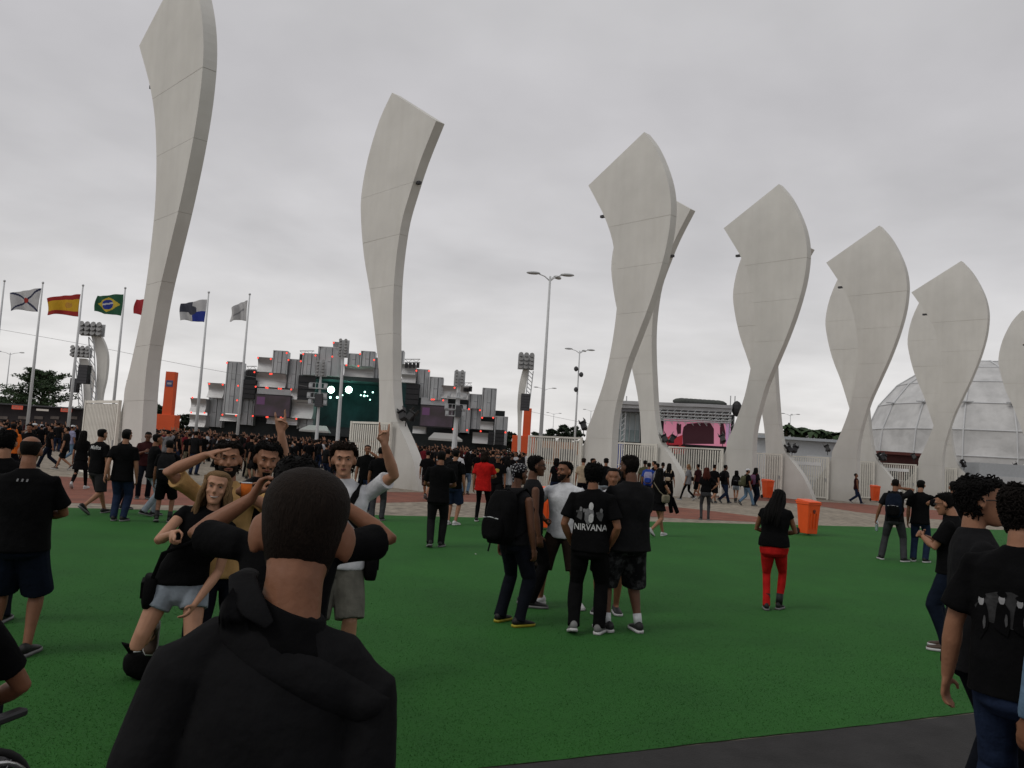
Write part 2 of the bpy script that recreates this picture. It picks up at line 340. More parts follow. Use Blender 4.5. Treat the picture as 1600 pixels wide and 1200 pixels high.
def gate_panel(base, s0, s1, label, hasband=False):
    w = s1 - s0; e = empty('gate_panel', base + TV * s0 - NV * -.0 + NV * .22, -PSI, label, 'gate', 'white slatted gate panels beside the pillars')
    H = 2.72
    m = MB(); m.box((w - .05, 0, H / 2), (.11, .10, H)); m.build('post', GATE, e)
    m = MB(); m.box((.05, 0, H / 2), (.11, .10, H)); m.build('post', GATE, e)
    for z in (.12, H - .05): MB().box((w / 2, .002, z), (w - .222, .06, .09)).build('rail', GATE, e)
    MB().box((w / 2, .05, 1.45), (w - .222, .03, .05)).build('rail', GATE, e)
    n = int((w - .2) / .155)
    for i in range(n):
        o = obj('slat', SLATM, None, e); o.location = (.11 + (w - .22) * (i + .5) / n, 0, H / 2 + .01)
    MB().box((w - .16, -.07, 1.25), (.05, .05, .22)).build('handle', STEEL, e)
    if hasband: MB().box((w * .55, -.04, H - .48), (w * .62, .012, .22)).build('banner', mat('white_cloth', (.7, .7, .7), .8, .05), e)
    return e
def pillar(kind, base, label):
    e = empty('curved_pillar', base, -PSI, label, 'pillar', 'curved white gateway pillars')
    ms, c = SEG[kind]
    for me in ms: obj('segment', me, None, e)
    obj('core', c, None, e)
    # small lamp bracket on the outer edge, high up
    s = -1.0 if kind == 'A' else -.95
    MB().box((s + (.25 if kind == 'A' else .25), PT / 2, 13.9 if kind == 'A' else 13.2), (.45, .16, .12)).build('bracket', DARKG, e)
    return e
def floodlight(base, s, z, yaw, label, double=True):
    e = empty('floodlight', base + TV * s + Vector((0, 0, z)) - NV * PT * .5, yaw, label, 'floodlight', 'black floodlights clamped on the pillars'); e.scale = (.72, .72, .72)
    MB().tube([(0, 0, -.25), (0, 0, .12)], .03, 8).build('bracket', BLACKM, e)
    for i, sx in enumerate(((-.24, .26) if double else (0,))):
        R = Matrix.Rotation(sx * 2.0 + (-.5 if not double else 0), 3, 'Y') @ Matrix.Rotation(rad(-25), 3, 'X')
        m = MB(); m.box((sx, 0, .33), (.34, .30, .46), M=R); m.box(Vector((sx, 0, .33)) + R @ Vector((0, -.05, .27)), (.44, .38, .06), M=R)
        m.box(Vector((sx, 0, .33)) + R @ Vector((.19, -.02, .42)), (.02, .34, .3), M=R); m.box(Vector((sx, 0, .33)) + R @ Vector((-.19, -.02, .42)), (.02, .34, .3), M=R)
        m.build('housing', BLACKM, e)
        MB().box(Vector((sx, 0, .33)) + R @ Vector((0, -.05, .305)), (.36, .30, .01), M=R).build('lens', GLASSW, e)
        m = MB(); m.box((sx, .17, .2), (.40, .03, .30)); m.build('yoke', BLACKM, e)
    return e
def g1(px, py): return ground(px, py)
PILL = [
 ('A', (191, 761), 0.0, 'tall white curved pillar nearest the camera, its pointed top out of the frame'),
 ('B', (625, 763), 0.0, 'white curved pillar standing alone in front of the big grey stage, top slanting down to the right'),
 ('A', (934, 773), 0.0, 'white curved pillar crossing another one just right of the tall street lamp'),
 ('B', (1035, 773), 0.3, 'white curved pillar whose tip shows behind its twin, in front of the pink screen'),
 ('A', (1155, 779), 0.0, 'white curved pillar between the pink screen and the open sky, front one of its crossed pair'),
 ('B', (1235, 779), 0.13, 'white curved pillar with flared foot near the far orange bin, rear one of its crossed pair'),
 ('A', (1320, 783), 0.0, 'white curved pillar just left of the dome, in front of its crossed twin'),
 ('B', (1381, 782), 0.0, 'white curved pillar behind its crossed twin, its foot beside the small orange bin by the dome'),
 ('A', (1455, 786), 0.0, 'white curved pillar in front of the middle of the dome'),
 ('B', (1509, 786), 0.0, 'white curved pillar rear of the pair that stands before the dome'),
 ('A', (1614, 790), 0.0, 'white curved pillar cut off by the right edge of the picture, left one of its pair'),
 ('B', (1650, 791), 0.0, 'white curved pillar farthest along the row, mostly beyond the right edge'),
]
PB = []
for i, (k, bp, ds, lab) in enumerate(PILL):
    base = ground(*bp) + TV * ds if i else Vector((-12.47, 27.86, 0)); PB.append(base); o = pillar(k, base, lab)
    if i == 0: o.rotation_euler = (Matrix.Rotation(-.032, 3, 'Y') @ Matrix.Rotation(-.769, 3, 'Z')).to_euler()
gl = ['slatted white gate panel against the foot of the nearest pillar', 'slatted white gate panel before the pillar in front of the stage', 'slatted white gate panel right of the tall street lamp, with strips of sky between slats',
 'slatted white gate panel below the pink screen with a blue banner behind it', 'slatted white gate panel directly under the pink screen', 'slatted white gate panel behind the far orange bin',
 'slatted white gate panel with a white band across its top, left of the dome', 'slatted white gate panel behind the small orange bin', 'slatted white gate panel with a short white sign, below the dome',
 'slatted white gate panel behind the men at the right, under the dome', 'slatted white gate panel by the pillar at the right edge', 'slatted white gate panel at the very end of the row']
for i, (k, *_r) in enumerate(PILL):
    if k == 'A': gate_panel(PB[i], -4.75, -1.0, gl[i], i in (6, 8))
    else: gate_panel(PB[i], -3.75, -.62, gl[i])
fl = ['black floodlight on the left flank of the nearest pillar', 'pair of black floodlights on the flared foot in front of the stage', 'black floodlight beside the gate right of the tall street lamp', 'cluster of black floodlights in front of the pink screen',
 'black floodlight at the right edge of the pink screen', 'pair of black floodlights on the flared foot left of the palms', 'black floodlight left of the dome above the banded gate', 'pair of black floodlights on the flared foot at the left rim of the dome',
 'black floodlight in front of the dome base', 'pair of black floodlights low in front of the middle of the dome', 'black floodlight near the right edge before the dome', 'pair of black floodlights beyond the right edge']
for i, (k, *_r) in enumerate(PILL):
    if k == 'A': floodlight(PB[i], -1.35, 3.05, rad(-25 if i else -35), fl[i], False)
    else: floodlight(PB[i], -.25, 2.78, rad(-30 + 9 * i), fl[i], True)
# plaque on the nearest pillar
pq = empty('plaque', PB[0] + TV * -.1 + NV * .004 + Vector((0, 0, 2.15)), -PSI, 'small white notice with a dark round emblem on the nearest pillar', 'sign')
MB().box((0, -.008, 0), (.62, .016, .5)).build('board', mat('notice_white', (.55, .54, .5), .7, .1), pq)
m = MB(); m.ball((0, -.02, .04), (.12, .008, .12), 12, 4); m.build('emblem', DARKG, pq); MB().box((0, -.02, -.17), (.36, .006, .05)).build('lettering', DARKG, pq)
# ------------------------------------------------------------------ main stage
def corr_mat(name, col, horiz=False, per=5.0):
    m = bpy.data.materials.new(name); m.use_nodes = True; N, L, b = nodes_of(m); tc = N.new('ShaderNodeTexCoord')
    wv = N.new('ShaderNodeTexWave'); wv.wave_type = 'BANDS'; wv.bands_direction = 'Z' if horiz else 'X'; wv.inputs['Scale'].default_value = per / 6.28 * 2; L.new(tc.outputs['Object'], wv.inputs['Vector'])
    n = N.new('ShaderNodeTexNoise'); n.inputs['Scale'].default_value = .35; n.inputs['Detail'].default_value = 6; L.new(tc.outputs['Object'], n.inputs['Vector'])
    r = N.new('ShaderNodeValToRGB'); L.new(n.outputs['Fac'], r.inputs[0]); e = r.color_ramp.elements; e[0].position = .3; e[1].position = .7
    e[0].color = (*[c * .8 for c in col], 1); e[1].color = (*[c * 1.15 for c in col], 1); L.new(r.outputs[0], b.inputs['Base Color'])
    b.inputs['Roughness'].default_value = .42; b.inputs['Metallic'].default_value = .55
    bp = N.new('ShaderNodeBump'); bp.inputs['Strength'].default_value = .35; bp.inputs['Distance'].default_value = .1; L.new(wv.outputs['Fac'], bp.inputs['Height']); L.new(bp.outputs[0], b.inputs['Normal'])
    return m
CV = corr_mat('ribbed_sheet_upright', (.36, .375, .385)); CH_ = corr_mat('ribbed_sheet_level', (.44, .44, .44), True)
STGD = mat('stage_dark', (.02, .024, .026), .8, .3, .6)
REDL = mat('red_lamp', (.3, .02, .01), .4, 0, emit=(1.0, .07, .045), estr=1.5)
YS = 150.0
st = empty('concert_stage', at(540, 700, YS), 0, 'big open air stage built of stacked grey ribbed metal cylinders with red lamps', 'stage')
SO = Vector(st.location)
def rect(x0, y0, x1, y1, Y):
    xm, ym = (x0 + x1) / 2, (y0 + y1) / 2
    a, b = at(x0, ym, Y), at(x1, ym, Y); t, u = at(xm, y0, Y), at(xm, y1, Y)
    return Vector(((a.x + b.x) / 2, Y, (t.z + u.z) / 2)), b.x - a.x, t.z - u.z
def vblock(x0, y0, x1, y1, dy=0.0, conv=.45):
    c, w, h = rect(x0, y0, x1, y1, YS + dy); m = MB(); n = 9; rs = []
    for z in (-h / 2, h / 2):
        fr = [(w / 2 * math.cos(math.pi - math.pi * j / n), -conv * w / 2 * math.sin(math.pi * j / n), z) for j in range(n + 1)]
        rs.append(fr + [(w / 2, 1.5, z), (-w / 2, 1.5, z)])
    m.rings(rs); o = m.build('upright_cylinder', CV, st); o.location = c - SO
    for sx in (-1, 1):
        q = MB().box((sx * w * .49, -.1, 0), (.12, .25, h + .2)); p = q.build('edge_trim', STEEL, o)
    MB().box((0, -.02, h / 2 + .06), (w * .96, conv * w * .9, .12)).build('top_rim', STEEL, o)
    for k in range(1, 5):
        a_ = math.pi * (1 - k / 5); MB().box((w / 2 * math.cos(a_), -conv * w / 2 * math.sin(a_) - .01, 0), (.07, .1, h * .995)).build('seam', DARKG if k % 2 else STEEL, o)
    for k in range(1, max(2, int(h / 3))): MB().box((0, -conv * w * .5 - .02, -h / 2 + h * k / max(2, int(h / 3))), (w * .25, .05, .05)).build('seam', DARKG, o)
    return o
def hblock(x0, y0, x1, y1, dy=0.0, dep=.5):
    c, w, h = rect(x0, y0, x1, y1, YS + dy); n = 10; pr = []
    for j in range(n + 1):
        a = math.pi * j / n; pr.append((-h / 2 + h * j / n, dep * h * .62 * math.sin(a)))
    m = MB(); rs = []
    for sx in (-w / 2, w / 2):
        rs.append([(sx, y - .6, z) for z, y in pr] + [(sx, dep * h + .8, h / 2), (sx, dep * h + .8, -h / 2)])
    m.rings(rs); me = m.mesh('level_cylinder'); fix_normals(me); o = obj('level_cylinder', me, CH_, st); o.location = c - SO
    for k in range(1, 4):
        q = MB().box((-w / 2 + w * k / 4, dep * h * .62 - .62, 0), (.06, .08, h * .2)); q.build('seam', STEEL, o)
    return o
def sblock(name, x0, y0, x1, y1, m, dy=0.0, depth=1.0):
    c, w, h = rect(x0, y0, x1, y1, YS + dy); o = MB().box((0, depth / 2, 0), (w, depth, h)).build(name, m, st); o.location = c - SO; return o
def z2(l): return [280 + l[0] / 4, 500 + l[1] / 4, 280 + l[2] / 4, 500 + l[3] / 4]
def z3(l): return [600 + l[0] / 5.333, 520 + l[1] / 5.333, 600 + l[2] / 5.333, 520 + l[3] / 5.333]
for l in ((290, 265, 390, 585), (585, 197, 678, 335), (675, 250, 765, 430), (865, 175, 1010, 352), (1055, 215, 1132, 284), (1135, 200, 1224, 292), (770, 213, 862, 345)): vblock(*z2(l), dy=random.uniform(-1, 1.5))
for l in ((180, 487, 272, 668), (380, 497, 466, 655), (740, 612, 836, 680), (1218, 240, 1262, 372), (1375, 195, 1400, 350)): vblock(*z2(l), dy=1.5)
for l in ((265, 310, 372, 542), (375, 375, 490, 562), (710, 517, 816, 632), (815, 467, 932, 702), (920, 702, 1026, 935), (630, 640, 712, 832), (718, 634, 806, 802)): vblock(*z3(l), dy=random.uniform(-.5, 1.5))
for l in ((72, 490, 168, 575), (65, 592, 166, 668), (180, 395, 278, 487), (490, 235, 586, 327), (478, 335, 668, 422), (960, 140, 1042, 226), (1030, 285, 1217, 372), (700, 500, 836, 615), (260, 590, 364, 632), (550, 612, 740, 652), (700, 430, 742, 498)): hblock(*z2(l), dy=random.uniform(-.8, .6))
for l in ((150, 352, 266, 358 + 60), (480, 445, 706, 552), (804, 740, 912, 808), (738, 832, 866, 922), (240, 780, 350, 840), (150, 265, 266, 350)): hblock(*z3(l), dy=random.uniform(-.8, .6))
sblock('fascia', *z2((485, 430, 702, 466)), CV, -.6); sblock('fascia', *z3((308, 545, 532, 602)), CV, -.6)
# stage mouth, wings and floor
TEAL = mat('stage_backdrop', (.012, .034, .036), .8, .7, .25)
sblock('stage_backdrop', *z2((835, 350, 1420, 725)), TEAL, 9.0, .3)
sblock('stage_floor', *z2((835, 690, 1420, 735)), STGD, -.5, 9.5); sblock('stage_header', *z2((850, 352, 1262, 378)), STGD, -.4, 9.3)
sblock('back_wall', *z2((385, 320, 480, 690)), STGD, 3.2, .5); sblock('back_wall', *z3((180, 480, 700, 900)), STGD, 3.5, .5); sblock('back_wall', *z3((640, 640, 1000, 935)), STGD, 3.5, .5); sblock('stage_base', 296, 668, 792, 700, STGD, 3.0, .6); sblock('back_wall', *z2((466, 425, 840, 690)), STGD, 3.4, .5)
def line_array(x0, y0, x1, y1, dy=-.9):
    c, w, h = rect(x0, y0, x1, y1, YS + dy); e = MB().box((0, .5, 0), (w, .8, h)).build('speaker_array', STGD, st); e.location = c - SO
    n = max(4, int(h / 1.1))
    for k in range(n): MB().box((0, .06, -h / 2 + h * (k + .5) / n), (w * .96, .16, h / n * .86)).build('speaker_cabinet', BLACKM, e)
line_array(*z2((740, 347, 850, 522))); line_array(*z2((387, 372, 476, 492))); line_array(*z3((180, 424, 292, 600)))
line_array(*z3((924, 808, 1002, 935)), dy=-3); line_array(*z3((868, 822, 916, 935)), dy=-3)
def screen(x0, y0, x1, y1):
    c, w, h = rect(x0, y0, x1, y1, YS - 1.6); o = MB().box((0, .4, 0), (w, .7, h)).build('screen', BLACKM, st); o.location = c - SO
    m = bpy.data.materials.get('screen_picture')
    if m is None:
        m = bpy.data.materials.new('screen_picture'); m.use_nodes = True; N, L, b = nodes_of(m); tc = N.new('ShaderNodeTexCoord')
        n = N.new('ShaderNodeTexNoise'); n.inputs['Scale'].default_value = .32; n.inputs['Detail'].default_value = 4; L.new(tc.outputs['Object'], n.inputs['Vector'])
        r = N.new('ShaderNodeValToRGB'); L.new(n.outputs['Fac'], r.inputs[0]); e = r.color_ramp.elements; e[0].position = .42; e[0].color = (.016, .010, .011, 1); e[1].position = .66; e[1].color = (.04, .022, .038, 1)
        L.new(r.outputs[0], b.inputs['Emission Color']); b.inputs['Emission Strength'].default_value = .8; b.inputs['Base Color'].default_value = (.01, .01, .01, 1); b.inputs['Roughness'].default_value = .6
    MB().box((0, .03, 0), (w * .95, .04, h * .9)).build('picture', m, o)
    pm = mat('screen_violet', (.02, .01, .02), .6, 0, emit=(.075, .032, .075), estr=.8)
    MB().box((-w * .33, .004, h * .2), (w * .22, .01, h * .34)).build('picture_patch', pm, o)
screen(*z2((468, 465, 697, 608))); screen(*z3((298, 604, 582, 790)))
# roof trusses and lamp racks on top of the cylinders
def truss(x0, x1, y, px_h, Y, name, parent, off, dpt=.5):
    a, b = at(x0, y, Y), at(x1, y, Y); h = px_h * Y / FPX; m = MB()
    for dz in (0, h):
        for dy in (0, dpt): m.tube([(a.x, Y + dy, a.z + dz), (b.x, Y + dy, b.z + dz)], .05, 5, rnd=False)
    n = max(3, int((b - a).length / max(h, .3)))
    for i in range(n):
        p, q = a.lerp(b, i / n), a.lerp(b, (i + 1) / n); up = Vector((0, 0, h))
        m.tube([p, q + up] if i % 2 else [p + up, q], .035, 4, rnd=False)
    o = m.xform(lambda v: v - off).build(name, STEEL, parent); return o
for (x0, x1, y) in ((468, 490, 553), (632, 656, 566), (725, 737, 603), (385, 400, 577)):
    truss(x0, x1, y, 5, YS - .5, 'lamp_rack', st, SO)
    for k in range(4):
        p = at(x0 + (x1 - x0) * (k + .5) / 4, y + 5, YS - .5) - SO; MB().box(p, (.5, .5, .9)).build('rack_lamp', BLACKM, st)
# covered ramps in front
def ramp(l, zf):
    c, w, h = rect(*zf(l), YS - 8); m = MB()
    m.add([(-w / 2, 0, -h / 2), (w / 2, 0, -h / 2), (w * .38, 5, -h / 2), (-w * .45, 5, -h / 2), (-w * .5, 0, -h * .25), (w / 2, 0, -h * .25), (w * .2, 5, h / 2), (-w * .42, 5, h / 2)], [(3, 2, 1, 0), (4, 5, 6, 7), (0, 1, 5, 4), (1, 2, 6, 5), (2, 3, 7, 6), (3, 0, 4, 7)])
    o = m.build('canopy_roof', mat('canopy', (.33, .33, .32), .7, .1), st); o.location = c - SO
ramp((750, 655, 935, 700), z2); ramp((370, 832, 655, 900), z3)
for p in [(83, 485), (75, 578), (158, 580), (188, 399), (272, 404), (298, 268), (368, 411), (362, 502), (270, 592), (355, 597), (492, 237), (573, 244), (672, 206), (470, 326), (478, 417), (543, 422), (553, 425), (622, 429), (636, 430), (700, 434), (683, 250), (760, 258), (568, 337), (578, 337), (460, 600), (546, 607), (553, 607), (636, 610), (648, 616), (732, 618), (775, 213), (852, 222), (957, 229), (965, 142), (1045, 282), (1047, 214), (1120, 287), (1218, 250), (1130, 212)]:
    MB().ball(at(280 + p[0] / 4, 500 + p[1] / 4, YS - 3.2) - SO, .16, 8, 5).build('red_lamp', REDL, st, True)
for p in [(398, 556), (415, 556), (493, 563), (588, 458), (708, 636), (800, 645), (818, 708), (910, 708), (692, 812), (806, 820), (1012, 830), (575, 803), (375, 318), (270, 316)]:
    MB().ball(at(600 + p[0] / 5.333, 520 + p[1] / 5.333, YS - 3.2) - SO, .16, 8, 5).build('red_lamp', REDL, st, True)
GRN = mat('green_spot', (.2, .4, .35), .4, 0, emit=(.55, 1.0, .80), estr=9); GRN2 = mat('green_spot_small', (.2, .4, .35), .4, 0, emit=(.5, 1.0, .85), estr=5)
for p, r, mt_ in [((949, 436), .62, GRN), ((1060, 436), .62, GRN), ((945, 484), .2, GRN2), ((988, 484), .2, GRN2), ((1160, 450), .15, GRN2), ((1157, 474), .18, GRN2), ((1210, 452), .14, GRN2), ((1135, 470), .12, GRN2), ((1176, 474), .12, GRN2), ((1193, 498), .12, GRN2), ((1020, 470), .12, GRN2)]:
    MB().ball(at(280 + p[0] / 4, 500 + p[1] / 4, YS - 1.5) - SO, r, 12, 8).build('spotlight', mt_, st, True)
# unseen point lights added behind the green spots to cast their light on the backdrop
for i, (l, en) in enumerate((((949, 440), 150), ((1060, 440), 150), ((1170, 470), 90))):
    ld = bpy.data.lights.new('stage_light', 'POINT'); ld.energy = en; ld.color = (.25, 1, .8); ld.shadow_soft_size = .3
    lo = bpy.data.objects.new('stage_light', ld); COL.objects.link(lo); lo.parent = st; lo.location = at(280 + l[0] / 4, 500 + l[1] / 4, YS + 4.5) - SO

# ------------------------------------------------------------------ masts with floodlights and speakers
def cluster(m, c, cols, rows, sx, sz, r, tilt=rad(-20)):
    for i in range(cols):
        for j in range(rows):
            p = Vector(c) + Vector(((i - (cols - 1) / 2) * sx, -.3, (j - (rows - 1) / 2) * sz)); R = Matrix.Rotation(tilt, 3, 'X')
            m.tube([p + R @ Vector((0, .25, 0)), p + R @ Vector((0, -.15, 0)), p + R @ Vector((0, -.32, 0))], [r * .5, r * .85, r], 8, rnd=False)
def mast(px0, py0, px1, py1, Y, label, head=(2, 5), arms=None, speaker=None, wid=.45):
    b, t = at(px0, py0, Y), at(px1, py1, Y); b.z = 0; e = empty('light_mast', b, 0, label, 'light mast', 'floodlight and speaker masts')
    T = t - b; MB().tube([(0, 0, 0), T], [wid / 2 + .08, wid / 2 - .05], 10, rnd=False).build('pole', POLE, e)
    m = MB(); cluster(m, T + Vector((0, -.2, 0)), head[0], head[1], .75, .42, .24); m.build('floodlight_cluster', mat('lamp_housing', (.20, .20, .20), .5, .3, 3), e)
    m = MB(); m.box(T + Vector((0, .1, 0)), (head[0] * .75, .1, head[1] * .42)); m.build('frame', STEEL, e)
    if speaker:
        c = at(speaker[0], speaker[1], Y) - b; c.y = -.5; w, h = speaker[2] * Y / FPX, speaker[3] * Y / FPX
        q = MB().box(c, (w, .7, h)).build('speaker', BLACKM, e)
        for k in range(6): MB().box((c.x, c.y - .36, c.z - h / 2 + h * (k + .5) / 6), (w * .95, .06, h / 6.8)).build('speaker_cabinet', DARKG, q)
    if arms:
        m = MB()
        for (x, y, w) in arms:
            c = at(x, y, Y) - b; c.y = -.3; ww = w * Y / FPX
            m.box(c, (ww, .6, .12)); m.box(c + Vector((0, 0, .7)), (ww, .05, .06))
            for k in range(7): m.box(c + Vector((ww * (k / 6 - .5), 0, .35)), (.06, .05, .7))
            for k in (-1, 1): m.box(c + Vector((ww * .42 * k, -.2, .35)), (.4, .4, .5))
        m.build('platform', STEEL, e)
    return e
mast(527, 695, 537, 545, 118, 'white mast with two columns of floodlights on top in front of the stage mouth', (2, 6))
mast(494, 695, 502, 576, 112, 'mast with railed platforms and a hanging speaker in front of the stage', (2, 5), [(498, 607, 28), (496, 622, 30), (497, 632, 28)], (500, 626, 12, 20), .35)
mast(709, 705, 718, 592, 112, 'mast with grid platforms and a speaker in front of the right stage wing', (2, 5), [(714, 622, 30), (712, 640, 34), (711, 650, 30)], (717, 643, 9, 18), .6)
def blade(pts, Y, label, clus, spk, lean=1, lattice=None):
    b = at(pts[-1][0], pts[-1][1], Y); b.z = 0; e = empty('light_mast', b, 0, label, 'light mast', 'floodlight and speaker masts')
    P = [at(x, y, Y) - b for x, y, w in pts]; Wd = [w * Y / FPX / 2 for *_x, w in pts]
    P.append(Vector((P[-1].x, 0, 0))); Wd.append(Wd[-1])
    P = [Vector((p.x, 0, p.z)) for p in P]
    S = spline([(p.x, p.z, w) for p, w in zip(P, Wd)], 4)
    out = [(x - w, z) for x, z, w in S] + [(x + w, z) for x, z, w in reversed(S)]
    me = slab(out, 0, .5).mesh('blade'); fix_normals(me); obj('blade', me, WHITE, e)
    c = at(clus[0], clus[1], Y) - b; c.y = -.2
    m = MB(); cluster(m, c, clus[2], clus[3], .6, .45, .27); m.build('floodlight_cluster', mat('lamp_housing', (.20, .20, .20), .5, .3, 3), e)
    MB().box(c + Vector((0, .15, 0)), (clus[2] * .6, .12, clus[3] * .42)).build('frame', STEEL, e)
    s = at(spk[0], spk[1], Y) - b; s.y = -.6; w, h = spk[2] * Y / FPX, spk[3] * Y / FPX
    q = MB().box(s, (w, .8, h)).build('speaker', BLACKM, e)
    for k in range(6): MB().box((s.x, s.y - .41, s.z - h / 2 + h * (k + .5) / 6), (w * .95, .06, h / 6.8)).build('speaker_cabinet', DARKG, q)
    if lattice:
        m = MB(); a, d = at(lattice[0], lattice[1], Y) - b, at(lattice[2], lattice[3], Y) - b; a.y = d.y = -.3; off = Vector((.5, 0, 0))
        m.tube([a, d], .06, 5, rnd=False); m.tube([a + off, d + off], .06, 5, rnd=False)
        for i in range(10): m.tube([a.lerp(d, i / 10), a.lerp(d, (i + 1) / 10) + off], .04, 4, rnd=False)
        m.build('lattice', STEEL, e)
    return e
blade([(148, 520, 14), (155, 540, 18), (159, 560, 17), (158, 590, 14), (154, 615, 11), (151, 645, 10)], 85, 'white curved mast with floodlights and a big black speaker, left of the nearest pillar', (146, 516, 4, 3), (136.5, 586, 15, 29), lattice=(141, 527, 146, 640))
blade([(129, 560, 11), (134, 572, 17), (137, 590, 16), (136, 620, 11), (134, 650, 10)], 102, 'smaller white curved mast with floodlights and speaker behind the first one', (129, 551, 4, 3), (121, 603, 11, 22), lattice=(120, 562, 126, 645))
blade([(822, 577, 10), (817, 600, 11), (813, 630, 9), (812, 660, 6), (811, 700, 5)], 92, 'white curved mast with floodlights and speaker beside the right orange tower', (822, 566, 3, 4), (820.5, 629, 14, 26), lattice=(826, 580, 819, 640))

# ------------------------------------------------------------------ orange towers, lamps, flags
def orange_tower(x0, y0, x1, y1, bx0, by0, bx1, by1, Y, label, logo=True):
    c, w, h = rect(x0, y0, x1, by1, Y); e = empty('orange_tower', (c.x, Y, 0), 0, label, 'tower', 'orange towers among the crowd'); top = c.z + h / 2
    MB().box((0, 0, top / 2), (w, 1.0, top)).build('column', ORANGE2, e, bevel=.03)
    d, w2, h2 = rect(bx0, by0, bx1, by1, Y); t2 = d.z + h2 / 2; MB().box((d.x - c.x, -.2, t2 / 2), (w2, 1.6, t2)).build('kiosk', ORANGE2, e, bevel=.03)
    if logo: MB().box((0, -.52, top - 1.5), (w * .7, .04, .8)).build('panel', mat('logo_blue', (.06, .07, .16), .6, .2, 3), e); MB().box((0, -.545, top - 1.5), (w * .45, .02, .25)).build('lettering', mat('logo_pale', (.35, .3, .3), .6, .1), e)
orange_tower(257.5, 581, 272.5, 655, 243, 648, 278, 668, 105, 'orange tower with a blue logo standing left of the stage')
orange_tower(817, 638, 829, 690, 800, 681, 835, 700, 112, 'orange tower behind the white mast, right of the stage', False)
def lamp_post(px, py, Y, top_px, label, heads=3, arm=1.3, cams=False):
    b = at(px, py, Y); b.z = 0; t = at(*top_px, Y); H = t.z
    e = empty('street_lamp', b, 0, label, 'street lamp', 'tall grey street lamps')
    MB().tube([(0, 0, 0), (0, 0, H * .5), (0, 0, H)], [.11, .085, .055], 10, rnd=False).build('pole', POLE, e, True)
    MB().tube([(0, 0, 0), (0, 0, .5)], [.17, .17], 10, rnd=False).build('base', POLE, e)
    az = {3: (rad(180), rad(0), rad(62)), 2: (rad(180), rad(0))}[heads]
    for a in az:
        d = Vector((math.cos(a), math.sin(a), 0))
        MB().tube([(0, 0, H - .25), d * arm * .45 + Vector((0, 0, H - .02)), d * arm + Vector((0, 0, H + .1))], [.035, .03, .028], 6).build('arm', POLE, e, True)
        hd = MB().ball(d * (arm + .28) + Vector((0, 0, H + .13)), (.38, .17, .085), 12, 6, Matrix.Rotation(a, 3, 'Z')).build('lamp_head', STEEL, e, True)
    if cams:
        for zz, sx in ((H - 1.7, -.25), (H - 2.2, .25), (H - 3.6, -.15)): MB().ball((sx, -.1, zz), (.2, .2, .24), 8, 6).build('loudspeaker', DARKG, e, True)
lamp_post(841, 745, 43.5, (862, 432), 'tallest grey street lamp with three arms, left of the first crossed pillars', 3, .62)
lamp_post(897, 705, 76, (905, 548), 'second street lamp with three arms and small loudspeakers, right of the tallest', 3, .75, True)
lamp_post(846, 700, 125, (851, 607), 'two-armed street lamp seen just left of the tallest lamp pole', 2, 1.1)
lamp_post(862, 705, 200, (865, 646), 'small far street lamp above the trees right of the tallest pole', 2, 1.2)
lamp_post(920, 705, 185, (923, 641), 'small far street lamp left of the first crossed pillars', 2, 1.2)
lamp_post(4, 660, 120, (11, 551), 'street lamp at the left edge in front of the tree', 2, 1.4)
lamp_post(52, 660, 150, (55, 588), 'thin pale street lamp in front of the spreading tree', 2, .5)
lamp_post(1232, 735, 150, (1239, 648), 'street lamp with three arms over the palms right of the pillars', 3, 1.1, True)

def flag(pole_px, top_px, label, design, W_, H_, droop, hidden=False, z_at=1.0):
    Y = 60.0; b = at(*pole_px, Y); b.z = 0; t = at(*top_px, Y); H = t.z
    e = empty('flagpole', b, 0, label[0], 'flagpole', 'flagpoles in a row')
    MB().tube([(0, 0, 0), (0, 0, H * .5), (0, 0, H)], [.12, .10, .05], 10, rnd=False).build('pole', POLE, e, True)
    MB().ball((0, 0, H + .06), .09, 8, 6).build('finial', STEEL, e, True)
    if design is None: return
    nx, ny = 54, 36; vs = []; fs = []; mi = []
    ph = random.uniform(0, 6)
    for i in range(nx + 1):
        u = i / nx
        for j in range(ny + 1):
            v = j / ny
            x = -.10 - u * W_ * (1 - .06 * droop) - .12 * math.sin(v * 2.5 + ph) * u
            z = H - z_at - v * H_ * (1 - .22 * u) - droop * (u ** 1.25) * (.55 - .15 * v) + .10 * math.sin(u * 7 + ph + v) * u
            y = .22 * math.sin(u * 7.5 + ph + v * 1.4) * (u ** .6) + .08 * math.sin(u * 15 + v * 3 + ph)
            vs.append((x, y, z))
    mats = []
    for i in range(nx):
        for j in range(ny):
            a = i * (ny + 1) + j; fs.append((a, a + 1, a + ny + 2, a + ny + 1)); c = design((i + .5) / nx, (j + .5) / ny)
            if c not in mats: mats.append(c)
            mi.append(mats.index(c))
    me = bpy.data.meshes.new('flag'); me.from_pydata(vs, [], fs)
    for c in mats: me.materials.append(mat('flag_' + c, tuple(q * .78 for q in FCOL[c]), .8, .08, 3))
    me.polygons.foreach_set('material_index', mi); me.shade_smooth(); me.update()
    o = obj('flag', me, None, None); o.location = b; tag(o, label[1], 'flag', 'flags on the row of poles')
    md = o.modifiers.new('thickness', 'SOLIDIFY'); md.thickness = .012
FCOL = dict(white=(.55, .55, .56), navy=(.03, .035, .08), black=(.04, .04, .05), red=(.42, .03, .04), yellow=(.62, .36, .02), green=(.02, .10, .05), blue=(.02, .04, .28), gold=(.6, .45, .05), darkred=(.35, .025, .02), grey=(.3, .3, .32), crest=(.4, .16, .06), slate=(.06, .065, .09))
